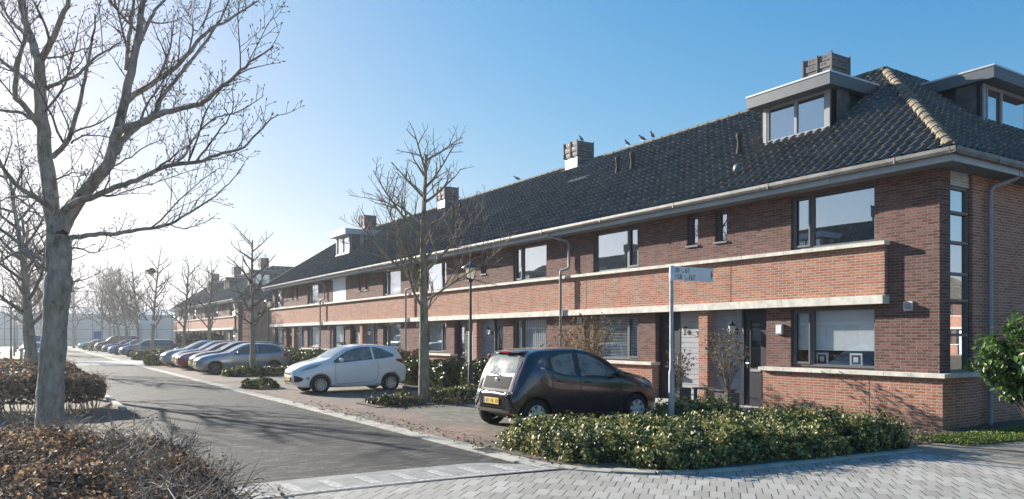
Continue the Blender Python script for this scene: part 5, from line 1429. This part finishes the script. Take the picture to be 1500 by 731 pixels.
# ================================================================== STREET FURNITURE
def lamp_post(loc, label, h=3.95, far=False, group='classic lamp posts along the street'):
    root = thing('street_lamp', loc, label, 'street lamp', group); x, y, _ = loc; n = 8 if far else 14
    p = MB(); p.lathe([(.075, 0), (.075, .9), (.055, .95), (.045, 1.0), (.033, h-.62), (.03, h-.52)], n, 'z', (x, y, 0)); 
    p.lathe([(.03, h-.56), (.07, h-.52), (.075, h-.49), (.03, h-.47)], n, 'z', (x, y, 0)); p.build('pole', M['black_metal'], root)
    g_ = MB(); g_.lathe([(.10, h-.47), (.19, h-.14)], 6, 'z', (x, y, 0), 0, False); g_.lathe([(0, h-.468), (.10, h-.468)], 6, 'z', (x, y, 0), 0, False); lg_ = g_.build('lantern_glass', M['lantern'], root)
    b = MB()
    for k in range(6):
        a = 2*math.pi*k/6; ca, sa = math.cos(a), math.sin(a); b.tube([(x+.10*ca, y+.10*sa, h-.47), (x+.195*ca, y+.195*sa, h-.13)], .007, 4)
    b.lathe([(.11, h-.48), (.115, h-.46), (.10, h-.455)], 6, 'z', (x, y, 0), 0, False); b.build('lantern_frame', M['black_metal'], root)
    t = MB(); t.lathe([(.19, h-.135), (.27, h-.145), (.275, h-.13), (.10, h-.02), (.05, h+.03), (.03, h+.05), (0, h+.07)], 16, 'z', (x, y, 0)); t.lathe([(0, h-.12), (.19, h-.136)], 16, 'z', (x, y, 0)); t.build('lantern_roof', M['lamp_top'], root)
    return root
def lant():
    m, nt, b = mat('lantern_glass'); g = NG(nt); b.inputs['Base Color'].default_value = (.85, .84, .78, 1); b.inputs['Roughness'].default_value = .25
    b.inputs['Transmission Weight'].default_value = .35
    tl = g.n('ShaderNodeBsdfTranslucent'); tl.inputs[0].default_value = (.9, .9, .85, 1); mx = g.n('ShaderNodeMixShader'); mx.inputs[0].default_value = .55
    g.l(b.outputs[0], mx.inputs[1]); g.l(tl.outputs[0], mx.inputs[2]); g.l(mx.outputs[0], nt.nodes['Material Output'].inputs[0]); return m
M['lantern'] = lant(); M['lamp_top'] = simple('blue_grey_lamp_roof', (.035, .05, .075), .3, var=.1, coat=.5)
lamp_post((11.1, 19.6, 0), 'black lamp post with clear lantern standing between the white and the black car', 3.9)
lamp_post((12.2, 45.6, 0), 'lamp post with white lantern in front of the far end of the near terrace', 3.95, True)
lamp_post((13.8, 88, 0), 'small distant lamp post in front of the terrace beyond the crossing', 3.95, True)
for k, (Y, lb) in enumerate(((58.6, 'leftmost and nearest lamp post of the row at the left edge'), (81, 'second lamp post of the row at the left edge, bright lantern'),
                             (103, 'third lamp post of the receding row at the left edge'), (125, 'fourth lamp post of the receding row at the left edge'), (147, 'farthest lamp post of the receding row at the left edge'))):
    lamp_post((-.62+.0*k, Y, 0), lb, 4.1, True)

def text_mesh(body, size, depth, m, name):
    cu = bpy.data.curves.new('t', 'FONT'); cu.body = body; cu.size = size; cu.extrude = depth; cu.resolution_u = 3
    o = bpy.data.objects.new('t', cu); COL.objects.link(o); dg = bpy.context.evaluated_depsgraph_get()
    me = bpy.data.meshes.new_from_object(o.evaluated_get(dg)); bpy.data.objects.remove(o); me.name = name; me.materials.clear(); me.materials.append(m)
    return me
def street_sign(loc, rz, label, text=True, h=3.0):
    root = thing('street_sign', loc, label, 'sign', None, rz)
    X, Y, _ = loc
    p = MB(); p.lathe([(.052, 0), (.052, 1.10), (.046, 1.14), (.034, 1.18), (.034, h-.26)], 14, 'z', (X, Y, 0)); p.build('post', M['galv'], root)
    c = MB(); c.lathe([(.041, h-.27), (.041, h), (0, h)], 14, 'z', (X, Y, 0)); c.build('clamp', M['sign_white'], root)
    b = MB(); b.box(X+.045, X+1.02, Y-.014, Y+.014, h-.25, h-.005); b.build('sign_board', M['sign_white'], root, bevel=.004)
    if text:
        for (s_, x_, z_, sz) in (('38', .05, .135, .128), ('67', .30, .135, .128), ('158', .05, .018, .128), ('167', .375, .018, .128)):
            me = text_mesh(s_, sz, .001, M['text_black'], 'house_number'); o = bpy.data.objects.new('house_number', me); COL.objects.link(o); o.parent = root
            o.rotation_euler = (R(90), 0, 0); o.location = (x_+.01, -.0165, h-.25+z_); o.scale = (.92, 1, 1)
        for (x_, z_) in ((.225, .145), (.30, .03)):
            for (s_, dx_, dz_) in (('t', -.004, .035), ('m', .020, -.012)):
                me = text_mesh(s_, .05, .001, M['text_black'], 'small_letter'); o = bpy.data.objects.new('small_letter', me); COL.objects.link(o); o.parent = root
                o.rotation_euler = (R(90), 0, 0); o.location = (x_+dx_, -.0165, h-.25+z_+dz_)
        a = MB(); zc = h-.128; a.add([(X+.96, Y-.0165, zc-.085), (X+.96, Y-.0165, zc+.085), (X+1.005, Y-.0165, zc)], [(0, 1, 2)])
        a.add([(X+.96, Y-.015, zc-.085), (X+.96, Y-.015, zc+.085), (X+1.005, Y-.015, zc)], [(2, 1, 0)]); a.build('arrow', M['text_red'], root)
    return root
M['sign_white'] = simple('white_sign_enamel', (.70, .72, .74), .35, var=.05); M['galv'] = simple('galvanised_post', (.36, .37, .40), .45, metal=.3, var=.15)
street_sign((9.65, 9.85, 0), R(-1), 'white house number sign on a grey post standing in the ivy bed')
street_sign((7.35, 63.0, 0), 0, 'small distant pale direction board on a post beside the crossing', False, 2.95)
bs = thing('parking_sign', (6.6, 91, 0), 'small square blue traffic sign far down the street', 'sign')
q = MB(); q.lathe([(.03, 0), (.03, 2.4)], 8, 'z', (6.6, 91, 0)); q.build('post', M['galv'], bs)
q = MB(); q.box(6.25, 6.95, 90.94, 90.96, 1.5, 2.3); q.build('sign_plate', M['plate_blue'], bs)
def pstop(loc, label):
    x, y, _ = loc; m = MB(); m.prism_y([(x-.09, .008), (x-.08, .06), (x-.04, .11), (x+.04, .11), (x+.08, .06), (x+.09, .008)], y-.85, y+.85)
    tag(recenter(m.build('wheel_stop', M['stopper'], bevel=.02), loc), label, 'parking stop', 'dark wheel stops at the back of the parking bays')
M['stopper'] = simple('weathered_wheel_stop', (.075, .07, .065), .85, var=.4, scale=14)
pstop((10.75, 23.3, 0), 'dark low wheel stop behind the rear wheel of the white car'); pstop((10.6, 20.6, 0), 'dark low wheel stop in the empty bay left of the bare tree')

# ================================================================== CARS
C_ = {k: paint(k+'_paint', c, metal=mt, dirt=.015 if k == 'anthracite' else .04) for k, c, mt in (('white', (.86, .86, .86), 0), ('anthracite', (.013, .016, .024), .0), ('silver', (.34, .38, .44), .5),
    ('dark_grey', (.06, .065, .075), .3), ('red', (.30, .018, .015), .1), ('blue_grey', (.13, .18, .26), .4), ('pale_silver', (.42, .44, .46), .5), ('grey', (.18, .20, .23), .4),
    ('maroon', (.10, .03, .035), .2), ('light_blue', (.16, .30, .42), .3), ('black', (.02, .02, .022), .1), ('blue', (.07, .16, .34), .2))}
NOSE = 6.95
car('parked_car', (6.93, 23.55, 0), R(0), KA, C_['white'], 'small white three door hatchback parked left of the bare tree')
bc = car('parked_car', (11.17, 12.42, 0), math.pi, AYGO, C_['anthracite'], 'dark anthracite small hatchback with yellow plate parked behind the ivy bed'); bc.scale = (1.045, 1.045, 1.045)
G1 = 'cars parked side by side before the crossing'
for k, (S, pm, lb) in enumerate(((HATCH, 'silver', 'silver blue hatchback, nearest of the row of five parked cars'), (WAGON, 'dark_grey', 'dark grey car directly behind the silver hatchback'),
        (HATCH, 'red', 'red car in the middle of the row of five parked cars'), (WAGON, 'blue_grey', 'blue grey car parked just beyond the red car'), (WAGON, 'pale_silver', 'pale silver car, farthest of the row of five before the crossing'))):
    car('parked_car', (6.80+(.25 if k in (1, 3) else 0)-(0 if k else .0), 38.1+2.55*k, 0), R(random.uniform(-1.5, 1.5)), S, C_[pm], lb, G1, True)
G2 = 'cars parked beyond the crossing'
for (x, y, S, pm, lb) in ((7.0, 73.2, WAGON, 'grey', 'grey estate car, nearest of the group parked beyond the crossing'), (10.9, 71.0, HATCH, 'black', 'dark car partly hidden to the right of the grey estate'),
        (6.9, 82, HATCH, 'blue', 'small blue car peeking out left of the grey estate'), (7.0, 90, HATCH, 'dark_grey', 'dark low car left of the small blue one, beyond the crossing'),
        (7.0, 99.5, VAN, 'maroon', 'tall maroon car with pale bonnet beyond the crossing'), (6.2, 116, HATCH, 'light_blue', 'light blue car farthest down the street at the bend')):
    car('parked_car', (x, y, 0), R(random.uniform(-2, 2)), S, C_[pm], lb, G2, True)
car('parked_car', (.85, 50.5, 0), math.pi/2, HATCH, C_['blue'], 'blue car facing the camera behind the trunk of the big tree', None, True)
car('parked_van', (.75, 58.5, 0), math.pi/2, VAN, C_['dark_grey'], 'dark van parked behind the blue car at the left', None, True)['category'] = 'van'

# ================================================================== TREES
big_tree()
bare_tree((8.9, 18.2, 0), 6.75, .15, 'bare tree between the white car and the black lamp post', 'bare street trees', 3, 8, trunk_h=.32, spread=.97, kids=(23, 11, 6, 3), minr=.0058, rr0=.27, wob=.055)
bare_tree((8.65, 35.0, 0), 6.2, .13, 'slim bare tree in the bed in front of the silver hatchback', 'bare street trees', 3, 21, trunk_h=.32, spread=.8, kids=(16, 8, 4, 3), far=True, minr=.006)
far_trees = [((12.0, 61.4), 7.0, 'bare tree in front of the right end of the terrace beyond the crossing', 2.3), ((10.5, 63.8), 7.4, 'broad bare tree at the crossing in front of the middle of the far terrace', 2.6),
    ((8.55, 66.0), 8.0, 'bare tree with a dark bird nest beside the grey estate car', 2.6), ((9.3, 80), 8.5, 'bare tree just left of the one with the nest', 2.4),
    ((9.3, 89.5), 9, 'bare tree, second left of the one with the nest', 2.4), ((9.4, 97), 9, 'bare tree, third left of the one with the nest', 2.4),
    ((9.6, 106), 9.5, 'bare tree, fourth left of the one with the nest', 2.4)]
for i, ((x, y), h, lb, _) in enumerate(far_trees):
    t = bare_tree((x, y, 0), h, .15, lb, 'bare street trees', 3, 30+i, trunk_h=.28, spread=1.0, kids=(15, 8, 4, 2), far=True, minr=.010)
    if i == 2:
        N_ = np.random.default_rng(3).normal(size=(260, 3))*np.array([.14, .14, .10])+np.array([x, y, h*.86]); leaves('nest', N_, .09, M['litter'], t, aspect=3)
src = []
for i, (x, y, h, lb) in enumerate(((9.5, 124, 11, 'hazy bare tree in the cluster at the bend, right'), (6.5, 132, 12, 'hazy bare tree in the cluster at the bend, middle'), (4.2, 138, 11.5, 'hazy bare tree in the cluster at the bend, left'),
        (2.6, 150, 14, 'tall hazy bare tree left of the cluster at the bend'), (12, 140, 12, 'tall hazy bare tree behind the cluster at the bend'), (16, 150, 11, 'hazy bare tree rising left of the far terrace roof'))):
    bare_tree((x, y, 0), h, .2, lb, 'hazy bare trees at the end of the street', 3, 60+i, trunk_h=.25, spread=1.15, kids=(16, 9, 4, 2), far=True, minr=.014)
left_labels = ['bare tree partly hidden directly behind the big tree trunk', 'second bare tree behind the big trunk on the left side', 'third bare tree in the left row, mostly hidden by the big tree', 'fourth bare tree in the left row, in front of the distant lamps', 'hazy farthest bare tree of the left row']
for i, Y in enumerate((29, 46, 70, 92, 118)):
    bare_tree((.25 if i else .35, Y, 0), 7.2+.5*i, .15, left_labels[i], 'bare trees along the left pavement', 3, 80+i, trunk_h=.3, kids=(16, 9, 4, 2), far=True, minr=.006+.002*i)
def conifer(loc, h, r, label):
    root = thing('conifer', loc, label, 'tree'); n = 9000; t = rng.uniform(0, 1, n)**.8; a = rng.uniform(0, 6.28, n)
    rr = r*(1-t**1.6)*(.75+.25*np.sin(a*5+t*9))*rng.uniform(.7, 1.05, n); P = np.stack([loc[0]+rr*np.cos(a), loc[1]+rr*np.sin(a), .1+t*h], 1)
    leaves('crown', P, .16, M['conifer'], root, aspect=2.2); m = MB(); m.tube([(loc[0], loc[1], 0), (loc[0], loc[1], h*.9)], [.12, .03], 6); m.build('trunk', M['bark_far'], root)
conifer((-2.6, 62, 0), 4.6, 1.3, 'dark green conifer at the very left edge of the view'); conifer((-3.1, 74, 0), 4.8, 1.4, 'dark conifer behind the first one at the left edge')

# ================================================================== HEDGES AND PLANTS
ivy = hedge('ivy_hedge', [(6.3, 8.2, 8.2, 10.3, 0, .30, 1.2), (6.9, 9.3, 7.15, 9.4, 0, .27, 2.2), (7.5, 8.6, 7.7, 8.9, 0, .36, .4), (9.0, 11.35, 6.85, 9.3, 0, .27, 2.2), (10.2, 11.3, 7.4, 8.8, 0, .40, .7), (9.8, 11.4, 9.6, 10.6, 0, .40, .8), (10.6, 11.75, 6.75, 7.9, 0, .36, .6)],
    80000, .038, 'ivy', 'wide low bed of glossy green and yellow ivy around the sign post', 'hedge', None, .045, 90, sticks=260, stick_len=.32, rnd_shift=.16, loose=.055)
for k in range(0): pass
hedge('beech_hedge', [(-5.5, .9, 3.2, 10.4, 0, .72, 4), (.2, 1.45, 6.2, 9.9, 0, .52, 1.2), (-5, .5, 10, 11.2, 0, .6, 1)], 90000, .023, 'hedge_brown', 'clipped brown withered hedge filling the lower left corner', 'hedge', 'brown clipped hedges on the left', .07, 260, sticks=7500, stick_len=.42, aspect=1.7, loose=.025)
hedge('beech_hedge', [(-4, 1.6, 19.6, 22.0, .25, .84, 1)], 16000, .055, 'hedge_brown', 'brown clipped hedge block just behind the big trunk, with bare stems below', 'hedge', 'brown clipped hedges on the left', .04, 160, sticks=500, stick_len=.3)
hedge('beech_hedge', [(-3, 1.55, 27.5, 36, .1, .84, 1)], 14000, .07, 'hedge_brown', 'brown clipped hedge in front of the blue car at the left', 'hedge', 'brown clipped hedges on the left', .04, 60, sticks=200)
hedge('garden_hedge', [(11.7, 12.7, 19.9, 21.4, 0, .95, 1)], 9000, .06, 'hedge_green', 'rounded green hedge right behind the lamp post', 'hedge', 'green front garden hedges', .05, 20)
hedge('garden_hedge', [(11.6, 12.7, 22.2, 23.6, 0, .92, 1)], 7000, .06, 'hedge_green', 'green hedge between the bare tree and the lamp post', 'hedge', 'green front garden hedges', .05, 20)
hedge('garden_hedge', [(11.7, 12.9, 24.8, 26.0, 0, .85, 1)], 4500, .07, 'hedge_green', 'low yellowish green shrub beside the tail of the white car', 'hedge', 'green front garden hedges', .08, 20)
hedge('garden_hedge', [(11.8, 13.2, 26.4, 28.5, 0, 1.15, 1)], 5000, .07, 'hedge_brown', 'brownish shrub behind the tail of the white car', 'hedge', 'green front garden hedges', .10, 30, sticks=150)
hedge('garden_hedge', [(11.8, 12.9, 33.5, 46.5, 0, 1.0, 1)], 12000, .10, 'hedge_green', 'long clipped green hedge between the silver and the white car', 'hedge', 'green front garden hedges', .05, 20)
hedge('garden_hedge', [(12.0, 13.2, 47.5, 52.5, 0, .95, 1)], 5000, .11, 'hedge_green', 'green hedge below the far end of the near terrace', 'hedge', 'green front garden hedges', .05, 20)
hedge('garden_hedge', [(11.5, 15, 70, 74, 0, 1.9, 1)], 6000, .14, 'conifer', 'dark round evergreen shrub in front of the far terrace', 'hedge', 'green front garden hedges', .1, 20)
hedge('low_shrubs', [(7.5, 8.7, 17.7, 18.9, 0, .16, 1), (9.1, 11.0, 17.7, 18.9, 0, .30, 1.4)], 5200, .05, 'ivy', 'low straggly planting around the foot of the bare tree', 'plants', None, .06, 10, sticks=420, stick_len=.3)
hedge('low_shrubs', [(7.4, 10.9, 34.3, 35.6, 0, .34, 1)], 4500, .08, 'ivy', 'low planting strip in front of the silver hatchback', 'plants', None, .06, 10, sticks=120)
hedge('low_shrubs', [(6.3, 10.6, 50.4, 52.4, 0, .55, 1)], 4500, .10, 'ivy', 'low bushes at the corner of the crossing beyond the parked row', 'plants', None, .10, 10)
hedge('low_shrubs', [(6.9, 10.6, 61.8, 64, 0, .6, 1)], 4500, .12, 'ivy', 'bright green bushes on the far side of the crossing', 'plants', None, .10, 10)
hedge('low_shrubs', [(6.25, 7.3, 24.6+1.4, 27, 0, .25, 1)], 1200, .07, 'ivy', 'small green tuft by the nose of the white car', 'plants', None, .08, 4)
hedge('low_shrubs', [(6.8, 9, 105, 108, 0, .9, 1)], 2000, .14, 'ivy', 'small distant bush beside the light blue car', 'plants', None, .10, 10)

# evergreen laurel at the right
def laurel():
    loc = (14.45, 6.25, 0); root = thing('laurel_shrub', loc, 'glossy green laurel bush at the right edge before the side wall', 'bush'); m = MB(); P = []; N = []
    random.seed(4)
    for k in range(54):
        a = random.uniform(0, 6.28); el = random.uniform(-.45, 1.3); r_ = random.uniform(.45, .95)
        e = Vector((loc[0]+math.cos(a)*math.cos(el)*r_, loc[1]+math.sin(a)*math.cos(el)*r_*.9, 1.35+math.sin(el)*r_*.78))
        s0 = Vector((loc[0], loc[1], random.uniform(.3, .9))); md = s0.lerp(e, .5)+Vector((0, 0, .08)); m.tube([s0, md, e], [.012, .008, .004], 5, cap=False)
        for j in range(46):
            t = random.uniform(.35, 1.04); q = (s0*(1-t)**2+md*2*t*(1-t)+e*t*t)+Vector((random.gauss(0, .06), random.gauss(0, .06), random.gauss(0, .06))); P.append(tuple(q)); N.append(tuple((q-Vector((loc[0], loc[1], 1.2))).normalized()))
    m.tube([(loc[0], loc[1], 0), (loc[0]+.03, loc[1], .9)], [.04, .03], 7); m.build('stems', M['stem'], root, fix=False)
    leaves('foliage', np.array(P), .062, M['laurel'], root, nrm=np.array(N)*.6+np.array([0, 0, .5]), jit=.6, aspect=2.3)
laurel()
# grass blades
gx = rng.uniform(12.6, 19, 9000); gy = 6.30-(gx-13)*.1+rng.uniform(-.05, .85, 9000)
leaves('grass', np.stack([gx, gy, .03+rng.uniform(0, .05, 9000)], 1), .022, M['grass'], None, aspect=2.2); tag(bpy.data.objects['grass'], 'short green grass strip along the side wall', 'grass', None, 'stuff')
# fallen leaves and litter along edges
lx = np.concatenate([rng.uniform(11.6, 14.2, 1500), rng.uniform(5.9, 6.6, 500), rng.uniform(7.4, 11, 400), rng.uniform(2.0, 2.5, 300)]); ly = np.concatenate([rng.uniform(6.7, 9.5, 1500), rng.uniform(8.2, 20, 500), rng.uniform(16.6, 17.6, 400), rng.uniform(8, 20, 300)])
leaves('leaf_litter', np.stack([lx, ly, np.full(len(lx), .034)], 1), .035, M['litter'], None, nrm=np.array([0, 0, 3.0])); tag(bpy.data.objects['leaf_litter'], 'dry leaves scattered on the ground', 'leaf litter', None, 'stuff')

# planters with dried plants by the doors
def planter(loc, s, hgt, label):
    x, y, _ = loc; root = thing('planter', loc, label, 'planter', 'dark planters beside the front doors'); m = MB()
    for (a, b) in (((x-s, x-s+.03), (y-s, y+s)), ((x+s-.03, x+s), (y-s, y+s)), ((x-s+.03, x+s-.03), (y-s, y-s+.03)), ((x-s+.03, x+s-.03), (y+s-.03, y+s))): m.box(*a, *b, .01, hgt)
    m.build('tub', M['planter'], root); e = MB(); e.box(x-s+.03, x+s-.03, y-s+.03, y+s-.03, .02, hgt-.04); e.build('earth', M['soil'], root); return root
planter((13.35, 13.35, 0), .19, .52, 'square grey tub left of the dark bench by the door'); planter((13.2, 11.75, 0), .19, .50, 'square grey tub right of the dark bench by the door')
twiggy_plant((13.35, 13.35, .48), .95, .38, 22, 'thin dry plant in the left tub by the doors', heads=3)
twiggy_plant((13.2, 11.75, .46), 1.45, .50, 34, 'tall dried hydrangea in the right tub by the doors', heads=4)
bn = thing('garden_bench', (13.7, 12.6, 0), 'low dark bench between the two planters', 'bench'); m = MB()
for k in range(4): m.box(13.48+k*.115, 13.58+k*.115, 12.1, 13.08, .50, .535)
m.build('seat', M['planter'], bn)
for (x, y) in ((13.5, 12.15), (13.86, 12.15), (13.5, 12.98), (13.86, 12.98)):
    m = MB(); m.box(x, x+.06, y, y+.06, 0, .498); m.build('leg', M['planter'], bn)
twiggy_plant((12.5, 16.1, 0), 2.35, 1.05, 120, 'tall dry orange brown shrub in front of the second house window', heads=4, colmat='golden')
M_g = None
fb = thing('flower_box', (14.0, 22.9, 0), 'white trough with red flowers by the door behind the lamp post', 'flower box'); m = MB(); m.box(13.9, 14.12, 22.5, 23.4, .75, .95); m.build('trough', M['white_paint'], fb)
m = MB()
for y in (22.6, 23.3): m.box(13.92, 14.1, y-.02, y+.02, 0, .75)
m.build('stand', M['black_metal'], fb)
P = np.stack([rng.uniform(13.88, 14.12, 400), rng.uniform(22.5, 23.4, 400), rng.uniform(.95, 1.12, 400)], 1); leaves('flowers', P, .05, M['flower'], fb)

# ================================================================== BIRDS
def bird(loc, rz, label):
    x, y, z = loc; m = MB(); root = thing('pigeon', loc, label, 'bird', 'pigeons on the roof', rz)
    pr = [(-.20, .0), (-.12, .018), (-.06, .045), (0, .06), (.06, .052), (.095, .034), (.115, .030), (.14, .032), (.16, .022), (.172, .008), (.195, 0)]
    n = 10; vs = []; cl = [-.03, -.012, .0, .012, .03, .06, .085, .10, .105, .10, .095]
    for (px, r_), c in zip(pr, cl):
        for j in range(n):
            a = 2*math.pi*j/n; vs.append((x+px, y+math.cos(a)*r_, z+.10+c+math.sin(a)*r_))
    m.add(vs, [(i*n+j, i*n+(j+1) % n, (i+1)*n+(j+1) % n, (i+1)*n+j) for i in range(len(pr)-1) for j in range(n)], 0, True); m.build('body', M['feather'], root)
    for s in (-1, 1):
        l = MB(); l.tube([(x+.01, y+s*.02, z), (x+.005, y+s*.02, z+.07)], .005, 5); l.build('leg', M['red'], root)
M['feather'] = simple('grey_feathers', (.16, .17, .19), .7, var=.4, scale=18)
zr = RZ+.13
bird((18.4, 23.7, 9.36), R(200), 'pigeon standing on top of the second chimney')
bird((18.4, 19.7, zr), R(200), 'rightmost of the three pigeons on the roof ridge'); bird((18.4, 20.2, zr), R(170), 'middle one of the three pigeons on the roof ridge'); bird((18.4, 21.0, zr), R(190), 'leftmost of the three pigeons on the roof ridge')
bird((18.4, 28.3, zr), R(150), 'lone pigeon on the ridge left of the second chimney')

# ================================================================== HAZE
HAZE = 0.0005
hz = MB(); hz.box(-360, 360, -110, 430, -1, 18.5); h = hz.build('haze', []); tag(h, None, None, None, 'stuff')
m = bpy.data.materials.new('haze_air'); m.use_nodes = True; m.node_tree.nodes.clear(); g = NG(m.node_tree)
pv = g.n('ShaderNodeVolumePrincipled'); pv.inputs['Color'].default_value = (.93, .96, 1, 1); pv.inputs['Density'].default_value = HAZE; pv.inputs['Anisotropy'].default_value = .55
o_ = g.n('ShaderNodeOutputMaterial'); g.l(pv.outputs[0], o_.inputs['Volume']); h.data.materials.append(m)
